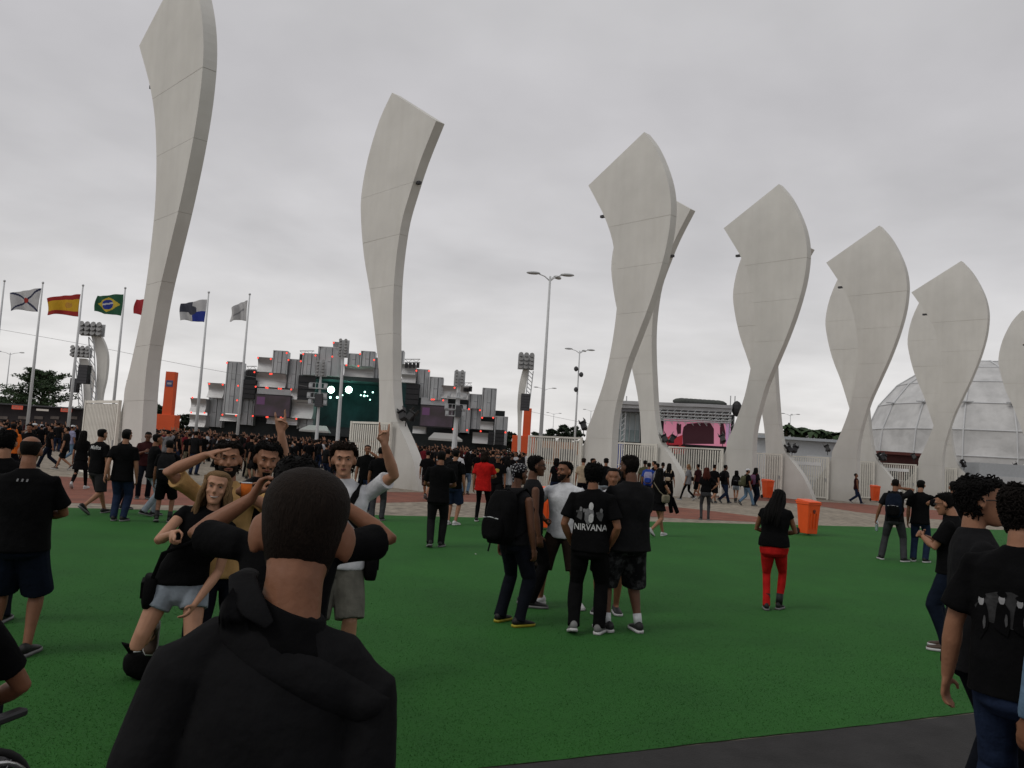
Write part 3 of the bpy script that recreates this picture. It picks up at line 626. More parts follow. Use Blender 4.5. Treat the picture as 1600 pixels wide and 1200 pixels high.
def f_rio(u, v):
    d = min(abs(v - u), abs(v - 1 + u)); return 'darkred' if (u - .5) ** 2 + ((v - .5) * .8) ** 2 < .012 else ('navy' if d < .055 else 'white')
def f_spain(u, v): return 'darkred' if v < .23 or v > .77 else ('crest' if (u - .38) ** 2 + (v - .5) ** 2 * .8 < .018 and (int(u * 40) + int(v * 30)) % 2 else 'yellow')
def f_brazil(u, v):
    r = ((u - .5) * 1.4) ** 2 + (v - .5) ** 2
    if r < .065:
        k = (v - .48) - .25 * (u - .5); return 'white' if abs(k + .02) < .045 else 'blue'
    return 'gold' if abs(u - .5) / .43 + abs(v - .5) / .40 < 1 else 'green'
def f_red(u, v): return 'red' if u < .96 else 'darkred'
def f_state(u, v):
    if (u - .52) ** 2 * 1.6 + (v - .45) ** 2 < .05: return 'slate'
    return ('white' if v < .52 else 'blue') if u < .5 else ('slate' if v < .52 else 'white')
def f_pale(u, v): return 'grey' if abs(v - .3 - .5 * u) < .06 and .2 < u < .8 else 'white'
flag((43, 662), (65, 443), ('flagpole carrying the white flag with a dark cross', 'white flag with a dark diagonal cross and red centre'), f_rio, 2.15, 1.75, .95, z_at=.35)
flag((107, 662), (125, 447), ('flagpole carrying the red and yellow flag', 'red and yellow striped flag with a small crest'), f_spain, 2.4, 1.65, .75, z_at=.6)
flag((174, 665), (189.5, 451), ('flagpole carrying the green flag', 'green flag with a yellow diamond and blue disc'), f_brazil, 2.0, 1.6, .5, z_at=.4)
flag((239, 668), (254, 456), ('flagpole mostly hidden behind the nearest pillar', 'red flag sticking out from behind the nearest pillar'), f_red, 2.15, 1.5, .6, z_at=.4)
flag((306, 674), (324, 458), ('flagpole carrying the blue and white quartered flag', 'quartered blue and white flag right of the nearest pillar'), f_state, 1.9, 1.7, .95, z_at=.45)
flag((371, 676), (388, 461), ('flagpole farthest right in the row, in front of the stage', 'small white flag hanging on the pole nearest the stage'), f_pale, 1.25, 1.5, 1.0, z_at=.4)
flag((-18, 660), (2, 440), ('bare flagpole at the left edge of the picture', ''), None, 1, 1, 1)

# ------------------------------------------------------------------ bar row, second stage, dome, roofs
bar = empty('bar_building', at(75, 655, 88), 0, 'long dark food bar with small lit signs under the spreading tree', 'building'); bo = Vector(bar.location); bo.z = 0; bar.location = bo
c, w, h = rect(-60, 634, 131, 664, 88); tz = c.z + h / 2
MB().box((c.x - bo.x, 1, tz / 2), (w, 3, tz)).build('wall', mat('bar_dark', (.022, .018, .02), .8, .3, 1), bar)
MB().box((c.x - bo.x, .8, tz + .06), (w + .3, 3.8, .14)).build('roof', DARKG, bar)
def text_mesh(s, size, loc, rx=90, name='lettering', m=None, parent=None, ext=.01, align='CENTER', rz=0, xs=1.0, shear=0.0, bold=0.0):
    cu = bpy.data.curves.new(name, 'FONT'); cu.body = s; cu.size = size; cu.extrude = ext; cu.align_x = align; cu.align_y = 'CENTER'; cu.shear = shear; cu.resolution_u = 2; cu.offset = bold
    o = bpy.data.objects.new(name, cu); COL.objects.link(o); dg = bpy.context.evaluated_depsgraph_get(); me = bpy.data.meshes.new_from_object(o.evaluated_get(dg)); bpy.data.objects.remove(o); me.name = name
    me.transform(Matrix.Diagonal((xs, 1, 1, 1))); me.transform(Matrix.Rotation(rad(rx), 4, 'X')); me.materials.clear()
    if m is None: return me
    q = obj(name, me, m, parent); q.location = loc; q.rotation_euler.z = rz; return q
SIGNR = mat('sign_red', (.4, .05, .03), .6, 0, emit=(.75, .14, .09), estr=.35); SIGNW = mat('sign_pale', (.5, .45, .4), .6, 0, emit=(.6, .55, .5), estr=.3)
PALEL = mat('sign_lettering', (.6, .5, .42), .6, 0)
for px, wpx, mm, tx in ((32, 17, SIGNR, "Bob's"), (108, 17, SIGNR, "Bob's"), (71, 19, SIGNW, 'BAR')):
    p = at(px, 637 if px < 60 else 641 if px < 90 else 641, 88); s = wpx * 88 / FPX
    q = MB().box((p.x - bo.x, -.56, p.z), (s, .08, .42 if mm is SIGNR else .2)).build('sign', mm, bar, bevel=.02)
    if mm is SIGNR: text_mesh(tx, .42, (p.x - bo.x, -.61, p.z), m=PALEL, parent=q, shear=.2)
for px in (10, 40, 65, 90, 118):
    p = at(px, 653, 88); MB().box((p.x - bo.x, -.54, p.z), (.9, .06, .3)).build('menu_board', mat('menu', (.12, .10, .09), .7, .4, 3), bar)

ss = empty('side_stage', at(1060, 715, 95), 0, 'low stage with a grey curved roof and a big pink screen behind the crossed pillars', 'stage'); so = Vector(ss.location); so.z = 0; ss.location = so
def srect(name, l, m, dy, depth, Y=95):
    c, w, h = rect(*l, Y + dy); return MB().box((c.x - so.x, dy + depth / 2, c.z), (w, depth, h)).build(name, m, ss)
RF = corr_mat('roof_sheet', (.40, .40, .41), True, 8)
zz = lambda x, y: (800 + x / 4, 560 + y / 4)
def strip(name, a, b, hpx, m, dy, depth, Y=95):
    p, q = at(*a, Y + dy), at(*b, Y + dy); h = hpx * Y / FPX; M_ = MB()
    M_.add([(p.x, p.y, p.z - h), (q.x, q.y, q.z - h), (q.x, q.y + depth, q.z - h), (p.x, p.y + depth, p.z - h), (p.x, p.y, p.z), (q.x, q.y, q.z), (q.x, q.y + depth, q.z), (p.x, p.y + depth, p.z)], [(3, 2, 1, 0), (4, 5, 6, 7), (0, 1, 5, 4), (1, 2, 6, 5), (2, 3, 7, 6), (3, 0, 4, 7)])
    return M_.xform(lambda v: v - so).build(name, m, ss)
strip('roof', zz(640, 262), zz(1378, 292), 5, RF, -1.2, 9); strip('roof_fascia', zz(640, 283), zz(1375, 312), 6, RF, -1.0, 8); strip('roof_fascia', zz(640, 308), zz(1372, 336), 5, mat('fascia_dark', (.14, .14, .15), .6, .2, 1), -.8, 8)
for y in (332, 352, 372, 384):
    a, b = zz(900, y), zz(1370, y + 20); m = MB(); P0, P1 = at(*a, 94), at(*b, 94); m.tube([P0, P1], .07, 6, rnd=False); m.tube([P0 + Vector((0, .5, 0)), P1 + Vector((0, .5, 0))], .06, 6, rnd=False)
    for k in range(22): m.tube([P0.lerp(P1, k / 22), P0.lerp(P1, (k + 1) / 22) + Vector((0, 0, .45 if k % 2 else -.45))], .035, 4, rnd=False)
    m.xform(lambda v: v - so).build('truss', STEEL, ss)
m = MB()
for k in range(9):
    p = at(*zz(1062 + k * 28, 270 + k * 1.8), 96) - so; m.ball(p, (1.1, 1.0, .42), 8, 5)
m.build('roof_cover', mat('tarpaulin', (.06, .065, .06), .8, .2), ss, True)
srect('back_wall', [*zz(660, 330), *zz(1385, 640)], STGD, 7, .4)
srect('screen_frame', [*zz(935, 380), *zz(1375, 548)], BLACKM, 1.0, .8)
PINK = mat('pink_screen', (.3, .1, .15), .5, 0, emit=(.46, .17, .24), estr=.75); PINKD = mat('screen_shade', (.02, .008, .01), .6, .3, .5, emit=(.030, .008, .012), estr=.7); REDC = mat('screen_red', (.1, .01, .01), .6, 0, emit=(.30, .02, .03), estr=.6)
srect('screen', [*zz(947, 388), *zz(1366, 540)], PINK, .95, .04)
def poly_on(name, pts, Y, m, parent, off, th=.02):
    P = [at(*p, Y) - off for p in pts]; me = slab([(p.x, p.z) for p in P], P[0].y, P[0].y + th).mesh(name); fix_normals(me); return obj(name, me, m, parent)
poly_on('picture_shape', [zz(*p) for p in ((1065, 470), (1072, 430), (1095, 408), (1170, 402), (1240, 404), (1262, 440), (1262, 535), (1068, 535))], 95.92, PINKD, ss, so)
poly_on('picture_shape', [zz(*p) for p in ((952, 540), (952, 478), (975, 492), (1000, 470), (1035, 490), (1065, 478), (1066, 540))], 95.91, REDC, ss, so)
poly_on('picture_shape', [zz(*p) for p in ((1030, 405), (1058, 412), (1056, 470), (1034, 474), (1028, 440))], 95.90, PINKD, ss, so)
poly_on('picture_shape', [zz(*p) for p in ((1300, 392), (1320, 395), (1335, 470), (1330, 535), (1300, 535))], 95.90, PINKD, ss, so)
poly_on('picture_shape', [zz(*p) for p in ((1336, 400), (1366, 402), (1366, 535), (1338, 535))], 95.89, mat('screen_lilac', (.2, .1, .2), .5, 0, emit=(.28, .16, .26), estr=.9), ss, so)
srect('stage_front', [*zz(940, 605), *zz(1380, 700)], STGD, -.5, 1.0)
RCW = mat('red_patches', (.16, .02, .022), .8, .8, 2.0); srect('front_banner', [*zz(945, 545), *zz(1085, 605)], RCW, .3, .3)
m = MB()
for k in range(26):
    p = at(*zz(random.uniform(975, 1078), random.uniform(548, 600)), 95.1) - so; m.box(p, (random.uniform(.2, .9), .06, random.uniform(.06, .2)), M=Matrix.Rotation(random.uniform(-.9, .2), 3, 'Y'))
m.build('banner_marks', mat('red_marks', (.5, .05, .04), .8, .2), ss)
for x in (700, 1378):
    p = at(*zz(x, 300), 94.5) - so; m = MB()
    for sx in (-.25, .25): m.tube([(p.x + sx, p.y, 0), (p.x + sx, p.y, p.z + 1.2)], .06, 6, rnd=False)
    for k in range(14): m.tube([(p.x - .25, p.y, k * .6), (p.x + .25, p.y, k * .6 + .5)], .035, 4, rnd=False)
    m.build('tower_truss', STEEL, ss)
MB().ball(at(*zz(1405, 315), 94.3) - so, (.6, .5, .9), 8, 6).build('hanging_speaker', BLACKM, ss)
srect('side_booth', [*zz(640, 338), *zz(800, 470)], mat('booth_sheet', (.36, .42, .45), .25, .12, .4, spec=.6), 2, .2)
srect('side_booth_base', [*zz(640, 445), *zz(800, 520)], mat('booth_base', (.24, .30, .31), .6, .1), 1.8, .2)
for x in (640, 668, 700, 735, 770, 800): srect('booth_post', [*zz(x - 2, 338), *zz(x + 2, 520)], STEEL, 1.7, .1)
bb = empty('blue_banner', ground(971, 768) + Vector((0, 3, 0)), 0, 'bright blue banner behind the gate between the crossed pillars', 'banner')
MB().box((0, 0, 1.5), (.75, .05, 2.3)).build('cloth', mat('banner_blue', (.02, .06, .32), .7, .1), bb); MB().box((0, .06, 1.4), (.06, .06, 2.8)).build('post', STEEL, bb)

# dome
def dome():
    Y = 104.0; R_ = 170 * Y / FPX; c = at(1532, 735, Y); c.z = 0
    e = empty('dome', c, 0, 'big white panelled dome rising behind the pillars at the right', 'dome')
    DM = mat('dome_sheet', (.45, .45, .45), .55, .22, .5, spec=.4); DR = mat('dome_rib', (.50, .51, .52), .6, .06)
    N_, zb = 16, at(1532, 705, Y).z; top = at(1532, 566, Y).z
    el = [0, 14, 30, 46, 62, 78]; rr = [(R_ * math.cos(rad(a)) ** .9, zb - 1.0 + (top - zb + 1.0) * math.sin(rad(a)) / math.sin(rad(90))) for a in el] + [(0.02, top)]
    rr = [(R_ * .985, 0)] + rr
    def P(i, j):
        a = 2 * math.pi * (i + .35) / N_; r, z = rr[j]; return Vector((r * math.cos(a), r * math.sin(a), z))
    for i in range(N_):
        am = 2 * math.pi * (i + .85) / N_
        if math.sin(am) > .45: continue
        for j in range(len(rr) - 1):
            q = [P(i, j), P(i + 1, j), P(i + 1, j + 1), P(i, j + 1)]; cc = sum(q, Vector()) / 4; nn = (q[1] - q[0]).cross(q[3] - q[0]).normalized()
            q = [cc + (v - cc) * .985 for v in q]; m = MB()
            # each sheet bellies in slightly like stretched membrane
            mid = cc - nn * .12
            vs = q + [mid] + [v - nn * .08 for v in q]
            m.add(vs, [(0, 1, 4), (1, 2, 4), (2, 3, 4), (3, 0, 4), (8, 7, 6, 5), (0, 5, 6, 1), (1, 6, 7, 2), (2, 7, 8, 3), (3, 8, 5, 0)])
            m.build('panel', DM, e)
    m = MB()
    for i in range(N_): m.tube([P(i, j) * 1.004 for j in range(len(rr))], .09, 6, rnd=False)
    m.build('rib', DR, e)
    m = MB()
    for j in range(1, len(rr) - 1): m.tube([P(i, j) * 1.002 for i in range(N_ + 1)], .07, 5, rnd=False)
    m.build('ring', DR, e)
    # rain vents and small brackets below
    for i in range(N_):
        p = P(i, 3) * 1.01
        if p.y < 0: MB().box(p + Vector((0, -.1, 0)), (1.6, .3, .12)).build('walkway', STEEL, e)
    m = MB().box((0, 0, .9), (R_ * 2.2, .3, 1.8)); o = m.build('skirt_wall', mat('skirt', (.50, .54, .60), .7, .08), e); o.location = (0, -R_ - .6, 0)
dome()
def low_block(x0, y0, x1, y1, Y, name, label, m, depth=6, roof=None):
    c, w, h = rect(x0, y0, x1, y1, Y); t = c.z + h / 2; e = empty(name, (c.x, Y, 0), 0, label, 'building')
    MB().box((0, depth / 2, t / 2), (w, depth, t)).build('wall', m, e)
    if roof: MB().box((0, depth / 2 - .2, t + .12), (w + .4, depth + .6, .25)).build('roof', roof, e)
    n = max(2, int(w / 4))
    for k in range(n): MB().box((-w / 2 + w * (k + .5) / n, -.03, t * .45), (w / n * .7, .06, t * .5)).build('panel', DARKG if m is not PALE else POLE, e)
    return e
PALE = mat('pale_sheet', (.40, .42, .44), .6, .08)
low_block(1180, 688, 1320, 735, 78, 'low_building', 'low grey roofed building under the palms between the pillars', PALE, roof=mat('roof_grey', (.36, .39, .42), .5, .08))
low_block(1375, 711, 1440, 745, 72, 'low_building', 'low building with a dark red fascia in front of the dome', mat('dark_red', (.07, .022, .02), .8, .2), roof=mat('red_fascia', (.10, .03, .025), .7, .1))
low_block(1185, 681, 1330, 712, 240, 'flat_building', 'long flat grey building on the skyline behind the palms', mat('far_wall', (.36, .37, .37), .8, .1))
low_block(1530, 728, 1700, 770, 66, 'low_building', 'pale low wall in front of the dome at the right edge', PALE)
low_block(835, 690, 905, 712, 150, 'low_building', 'low orange tinted stall beyond the gates beside the tallest lamp', mat('stall', (.30, .14, .07), .8, .3, .4))

# ------------------------------------------------------------------ trees
BARK = mat('bark', (.06, .045, .035), .9, .2, 5)
LEAF = mat('leaf', (.030, .055, .022), .8, .5, .8); LEAF2 = mat('leaf_dark', (.02, .034, .018), .8, .5, .8)
def leaf_cloud(m, blobs, n, sz, r_):
    for c, rx, ry, rz in blobs:
        for _ in range(n):
            d = Vector((r_.gauss(0, 1), r_.gauss(0, 1), r_.gauss(0, 1))); d.normalize(); k = r_.random() ** .4
            p = Vector(c) + Vector((d.x * rx * k, d.y * ry * k, d.z * rz * k)); s = sz * r_.uniform(.6, 1.4)
            a = Vector((r_.gauss(0, 1), r_.gauss(0, 1), r_.gauss(0, .5))).normalized() * s; b = Vector((r_.gauss(0, 1), r_.gauss(0, 1), r_.gauss(0, .5))).normalized() * s * .7
            m.add([p - a, p + b * .6, p + a, p - b * .6], [(0, 1, 2, 3)])
def tree(base, Ht, spread, label, layers, seed, m=LEAF, cat='tree', group=None, n=130, sz=.35):
    r_ = random.Random(seed); e = empty('tree', base, 0, label, cat, group); t = MB()
    t.tube([(0, 0, 0), (.1, 0, Ht * .25), (.05, 0, Ht * .55), (0, 0, Ht * .95)], [Ht * .035, Ht * .028, Ht * .02, Ht * .006], 8)
    bl = []
    for k in range(layers):
        a = r_.uniform(0, 6.28); f = (k + .6) / layers; zc = Ht * (.32 + .66 * f); rr = spread * (1.02 - .72 * f ** 1.25) * r_.uniform(.6, 1.0)
        tip = Vector((math.cos(a) * rr, math.sin(a) * rr * .9, zc)); st_ = Vector((0, 0, zc - rr * .35))
        t.tube([st_, st_.lerp(tip, .5) + Vector((0, 0, .1 * rr)), tip], [Ht * .014, Ht * .009, Ht * .003], 5)
        for q in (.45, .7, .95):
            bl.append((st_.lerp(tip, q) + Vector((0, 0, .12 * rr)), rr * .24 + .35, rr * .24 + .35, Ht * .02 + .10))
    t.build('trunk', BARK, e, True); c = MB(); leaf_cloud(c, bl, n, sz, r_); c.build('crown', m, e); return e
p = at(62, 655, 112); p.z = 0; tree(p, 8.8, 7.2, 'dark spreading tree with layered branches behind the flagpoles at the left', 52, 3, n=70, sz=.22)
p = at(5, 655, 118); p.z = 0; tree(p, 5.0, 3.5, 'smaller dark tree cut by the left edge behind the lamp', 16, 4, LEAF2, n=80, sz=.24)
for i, (px, top, Y, lab) in enumerate(((875, 664, 170, 'dark tree above the gate right of the tallest lamp'), (893, 667, 175, 'rounded dark tree left of the first crossed pillars'), (855, 672, 180, 'low dark tree behind the tallest lamp pole'), (796, 676, 170, 'small dark tree left of the right orange tower'), (838, 676, 172, 'small spreading tree right of the right orange tower'), (252, 640, 180, 'dark tree between the nearest pillar and the left orange tower'), (286, 648, 190, 'low dark trees between the orange tower and the stage'), (243, 630, 182, 'thin dark tree behind the pole by the nearest pillar'))):
    t_ = at(px, top, Y); b_ = Vector((t_.x, Y, 0)); tree(b_, max(3, t_.z), max(3, t_.z * .6), lab, 14, 20 + i, LEAF2, n=60, sz=.45)
def palm(base, Ht, label, seed):
    r_ = random.Random(seed); e = empty('palm_tree', base, 0, label, 'palm', 'palms on the skyline between the pillars'); MB().tube([(0, 0, 0), (.2, 0, Ht * .5), (0, 0, Ht)], [.22, .17, .14], 7).build('trunk', BARK, e, True); m = MB()
    for k in range(16):
        a = k * 2.4; L_ = r_.uniform(2.2, 3.0); d = Vector((math.cos(a), math.sin(a), 0)); up = r_.uniform(.2, 1.1); pts = [Vector((0, 0, Ht)) + d * L_ * t + Vector((0, 0, up * L_ * t - 1.1 * L_ * t * t * (.6 + up * .3))) for t in (0, .25, .5, .75, 1)]
        sd = d.cross(Vector((0, 0, 1)))
        for q in range(4):
            w0, w1 = (.12, .42, .5, .35, .05)[q], (.12, .42, .5, .35, .05)[q + 1]
            for sgn in (-1, 1): m.add([pts[q], pts[q + 1], pts[q + 1] + sd * sgn * w1 - Vector((0, 0, .2 * w1)), pts[q] + sd * sgn * w0 - Vector((0, 0, .2 * w0))], [(0, 1, 2, 3)])
    m.build('crown', LEAF, e)
for i, (px, top) in enumerate(((1229, 664), (1246, 670), (1258, 668), (1270, 670), (1282, 671), (1296, 673), (1308, 675))):
    t_ = at(px, top, 120); palm(Vector((t_.x, 120 + i % 3, 0)), t_.z - .6, ('first', 'second', 'third', 'fourth', 'fifth', 'sixth', 'seventh')[i] + ' feathery palm from the left on the skyline between the pillars', 60 + i)
# far wood on the horizon
m = MB(); r_ = random.Random(9); bl = []
for k in range(150):
    x = -330 + k * 4.8 + r_.uniform(-2, 2); bl.append(((x, 420 + r_.uniform(-10, 10), 2.5), 4.0, 3, r_.uniform(2.0, 5.5)))
leaf_cloud(m, bl, 60, 1.2, r_); o = m.build('far_woods', LEAF2, None); tag(o, 'dark band of far trees along the horizon', 'wood', kind='stuff')
# power lines
def wire(pts, Y, label):
    P = [at(x, y, Y) for x, y in pts]; m = MB(); m.tube([tuple(q) for q in spline([tuple(p) for p in P], 5)], .018, 4, rnd=False); o = m.build('power_line', mat('wire', (.2, .2, .2), .6, 0), None); tag(o, label, 'cable')
wire([(-40, 508), (120, 536), (300, 572), (480, 604)], 95, 'thin power line sagging across the sky behind the flags')
wire([(820, 641), (870, 652), (930, 664)], 120, 'thin power line low over the trees right of the stage')
# grass verge far left
tag(sheet('grass_verge', [tuple(at(x, y, 1e9).xy) if False else (ground(x, y).x, ground(x, y).y) for x, y in ((40, 672), (66, 673), (66, 676), (44, 676))], -.004, mat('verge', (.04, .10, .03), .9, .3, 2)), kind='structure')
# stage barrier in crowd hidden: none

# ------------------------------------------------------------------ wheeled bins and bag
def bin_(px, py, yaw, label, H=1.02, emblem=False):
    b = ground(px, py); e = empty('wheeled_bin', b, rad(yaw), label, 'bin', 'orange wheeled bins'); s = H / 1.06; e.scale = (.80, .82, 1)
    m = MB(); m.frustum((0, 0, .05 * s), (.46 * s, .44 * s), (.57 * s, .60 * s), .87 * s); m.build('body', ORANGE, e, bevel=.012)
    MB().box((0, 0, .915 * s), (.61 * s, .64 * s, .05 * s)).build('rim', ORANGE, e, bevel=.008)
    m = MB(); m.add([(-.30 * s, -.34 * s, .945 * s), (.30 * s, -.34 * s, .945 * s), (.30 * s, .36 * s, .945 * s), (-.30 * s, .36 * s, .945 * s), (-.28 * s, -.31 * s, .985 * s), (.28 * s, -.31 * s, .985 * s), (.28 * s, .30 * s, 1.04 * s), (-.28 * s, .30 * s, 1.04 * s)], [(3, 2, 1, 0), (4, 5, 6, 7), (0, 1, 5, 4), (1, 2, 6, 5), (2, 3, 7, 6), (3, 0, 4, 7)]); m.build('lid', ORANGE, e, bevel=.01)
    MB().tube([(-.26 * s, .40 * s, .97 * s), (.26 * s, .40 * s, .97 * s)], .017, 8).build('handle', ORANGE, e)
    for sx in (-1, 1):
        w = MB().tube([(sx * .24 * s, .24 * s, .1 * s), (sx * .29 * s, .24 * s, .1 * s)], .1 * s, 14, rnd=False).build('wheel', RUBBER, e)
        MB().box((sx * .2 * s, .36 * s, .92 * s), (.05 * s, .1 * s, .06 * s)).build('hinge', ORANGE, e)
    for k in range(3): MB().box(((k - 1) * .13 * s, -.27 * s - .008, .42 * s), (.03 * s, .02, .45 * s), M=Matrix.Rotation(rad(5), 3, 'X')).build('rib', ORANGE, e)
    if emblem:
        m = MB().tube([(0, -.294 * s, .70 * s), (0, -.310 * s, .70 * s)], .055, 16, rnd=False); m.build('emblem', BLACKM, e)
        for a in (90, 210, 330):
            MB().box((.03 * math.cos(rad(a)), -.314 * s, .70 * s + .03 * math.sin(rad(a))), (.012, .006, .034), M=Matrix.Rotation(rad(a), 3, 'Y')).build('emblem_arrow', ORANGE, e)
bin_(1262, 836, 22, 'largest orange wheeled bin on the turf edge beside the woman in red trousers', 1.02, True)
bin_(853, 827, -8, 'orange wheeled bin behind the man in the white T-shirt', 1.04)
bin_(1199, 779, 18, 'orange wheeled bin by the pillar foot next to the walking group', 1.16)
bin_(1367, 783.5, 0, 'farthest orange wheeled bin in front of the pillar near the dome', 1.12)
# ------------------------------------------------------------------ people
SKIN = {k: mat('skin_' + k, c, .55, .12, 14, .1, 60, .3) for k, c in dict(fair=(.33, .172, .106), light=(.26, .125, .072), tan=(.18, .078, .041), brown=(.090, .037, .019), dark=(.035, .016, .010)).items()}
HAIR = {k: mat('hair_' + k, c, .75, .35, 30, .5, 60, .10, stretch=(6, 6, 1)) for k, c in dict(black=(.0036, .0032, .003), brown=(.013, .008, .0055), dark=(.0065, .0048, .004), blond=(.15, .092, .045), ginger=(.09, .035, .015), buzz=(.0105, .0068, .005), red=(.05, .012, .008), grey=(.10, .095, .09)).items()}
CL = {k: cloth(k, c) for k, c in dict(black=(.0032, .0032, .0036), black2=(.0075, .0075, .0082), coal=(.0085, .0085, .0095), white=(.50, .51, .53), grey=(.15, .15, .16), darkgrey=(.020, .0195, .0205), red=(.36, .010, .009), crimson=(.10, .009, .014), yellow=(.40, .245, .10), jeans=(.013, .021, .046), navy=(.0055, .0085, .017), darkjeans=(.005, .006, .0095), pale=(.19, .22, .25), greyjeans=(.035, .036, .039), olive=(.06, .062, .035), khaki=(.16, .14, .10), lilac=(.20, .20, .30), orange=(.5, .12, .02), blue=(.02, .05, .25), brownc=(.016, .011, .008), denim=(.10, .16, .23), cargo=(.10, .098, .082), purple=(.10, .05, .09), maroon=(.028, .008, .009), tanc=(.30, .24, .17), redtr=(.33, .011, .010), white2=(.38, .38, .40)).items()}
def plaid():
    m = cloth('plaid', (.12, .05, .05)); N, L, b = nodes_of(m); tc = N.new('ShaderNodeTexCoord'); c = N.new('ShaderNodeTexChecker'); c.inputs['Scale'].default_value = 14; L.new(tc.outputs['Object'], c.inputs['Vector'])
    c.inputs['Color1'].default_value = (.10, .07, .065, 1); c.inputs['Color2'].default_value = (.018, .007, .008, 1); L.new(c.outputs[0], b.inputs['Base Color']); return m
CL['plaid'] = plaid()
def camo():
    m = cloth('camo', (.03, .03, .03)); N, L, b = nodes_of(m); tc = N.new('ShaderNodeTexCoord'); n = N.new('ShaderNodeTexNoise'); n.inputs['Scale'].default_value = 13; n.inputs['Detail'].default_value = 2; L.new(tc.outputs['Object'], n.inputs['Vector'])
    r = N.new('ShaderNodeValToRGB'); r.color_ramp.interpolation = 'CONSTANT'; e = r.color_ramp.elements; e[0].color = (.005, .005, .006, 1); e[1].position = .47; e[1].color = (.014, .014, .0155, 1); x = e.new(.57); x.color = (.034, .034, .037, 1); L.new(n.outputs['Fac'], r.inputs[0]); L.new(r.outputs[0], b.inputs['Base Color']); return m
CL['camo'] = camo()
def bandana():
    m = cloth('bandana', (.03, .03, .03)); N, L, b = nodes_of(m); tc = N.new('ShaderNodeTexCoord'); v = N.new('ShaderNodeTexVoronoi'); v.inputs['Scale'].default_value = 42; L.new(tc.outputs['Object'], v.inputs['Vector'])
    r = N.new('ShaderNodeValToRGB'); e = r.color_ramp.elements; e[0].position = .22; e[0].color = (.35, .35, .36, 1); e[1].position = .42; e[1].color = (.012, .012, .014, 1); L.new(v.outputs['Distance'], r.inputs[0]); L.new(r.outputs[0], b.inputs['Base Color']); return m
CL['bandana'] = bandana()
SHOE = {k: mat('shoe_' + k, c, .6, .15, 12, .1, 40, .3) for k, c in dict(black=(.005, .005, .005), white=(.42, .42, .42), brown=(.05, .03, .02), grey=(.13, .13, .13), yellow=(.26, .22, .015), blackwhite=(.012, .012, .013)).items()}
EYEW = mat('eye_white', (.20, .18, .165), .3, 0); IRIS = mat('iris', (.012, .008, .006), .2, 0); LIP = mat('lips', (.15, .045, .035), .45, .05); TEETH = mat('teeth', (.42, .40, .36), .4, 0)  # eye whites darkened, putting the shade of the sockets into their colour
LENS = mat('dark_lens', (.006, .006, .007), .12, 0, spec=.6)

HEADR = [(-.122, .018, .078, .048), (-.112, .031, .090, .018), (-.094, .042, .094, -.018), (-.07, .0515, .094, -.045), (-.04, .0605, .092, -.07), (-.012, .0675, .087, -.085), (.012, .070, .086, -.092), (.035, .0725, .0905, -.097), (.06, .072, .087, -.097), (.083, .064, .075, -.088), (.101, .048, .054, -.068), (.112, .027, .028, -.042), (.116, .008, .006, -.018)]
def head_r(z):
    R_ = HEADR
    if z <= R_[0][0]: return R_[0][1:]
    for a, b in zip(R_, R_[1:]):
        if z <= b[0]:
            t = (z - a[0]) / (b[0] - a[0]); return tuple(a[i] + (b[i] - a[i]) * t for i in (1, 2, 3))
    return R_[-1][1:]
def head_surf(fn, seg=24, nz=18, z0=-.122, z1=.116):
    """closed head-shaped surface pushed out by fn(theta, z); theta 0 = face"""
    rs = []
    for i in range(nz + 1):
        z = z0 + (z1 - z0) * (.5 - .5 * math.cos(math.pi * i / nz)); hw, yf, yb = head_r(z); cy, dy = (yf + yb) / 2, (yf - yb) / 2; ring = []
        for j in range(seg):
            t = 2 * math.pi * j / seg; c, s_ = math.cos(t), math.sin(t); ex = .88
            x = hw * math.copysign(abs(s_) ** ex, s_); y = cy + dy * math.copysign(abs(c) ** ex, c)
            o = fn(t, z); n = Vector((s_ / max(hw, .02), c / max(dy, .02), z / .012 * .10)); n.normalize()
            ring.append(Vector((x, y, z)) + n * o)
        rs.append(ring)
    return rs
def sstep(a, b, x):
    t = max(0, min(1, (x - a) / (b - a))); return t * t * (3 - 2 * t)

POSES = {
 'down': lambda g: ((.255 * g, .05, .80), (.5 * g, -1, 0), 'relaxed'),
 'fwd': lambda g: ((.23 * g, .26, .88), (.3 * g, -1, -.2), 'relaxed'),
 'back': lambda g: ((.25 * g, -.20, .84), (.3 * g, -1, .2), 'relaxed'),
 'hip': lambda g: ((.215 * g, .06, 1.02), (1 * g, -.35, 0), 'fist'),
 'chest': lambda g: ((.07 * g, .33, 1.22), (.7 * g, -.2, -1), 'hold'),
 'belly': lambda g: ((.06 * g, .26, 1.08), (1 * g, -.3, -.4), 'hold'),
 'ear': lambda g: ((.125 * g, .05, 1.55), (1 * g, .35, -.7), 'hold'),
 'camera': lambda g: ((.12 * g, .24, 1.60), (1 * g, .1, -.22), 'hold'),
 'pocket': lambda g: ((.205 * g, .10, .90), (.8 * g, -1, 0), 'fist'),
 'folded': lambda g: ((-.03 * g, .23, 1.15), (1 * g, -.1, -.5), 'fist'),
 'behind': lambda g: ((.06 * g, -.17, .95), (1 * g, -.6, 0), 'relaxed'),
}
LEGS = {'stand': ((-.115, 0, 0, 0), (.115, .03, 0, 0)), 'wide': ((-.21, .02, 0, 0), (.21, 0, 0, 0)), 'walk': ((-.085, .33, 0, -.12), (.085, -.32, .085, .65)), 'walk2': ((-.085, -.30, .085, .65), (.085, .31, 0, -.12)), 'step': ((-.1, .12, 0, 0), (.1, -.15, .03, .25)), 'kick': ((-.07, .05, 0, 0), (.17, -.32, .42, 1.1)), 'together': ((-.085, 0, 0, 0), (.085, .02, 0, 0))}

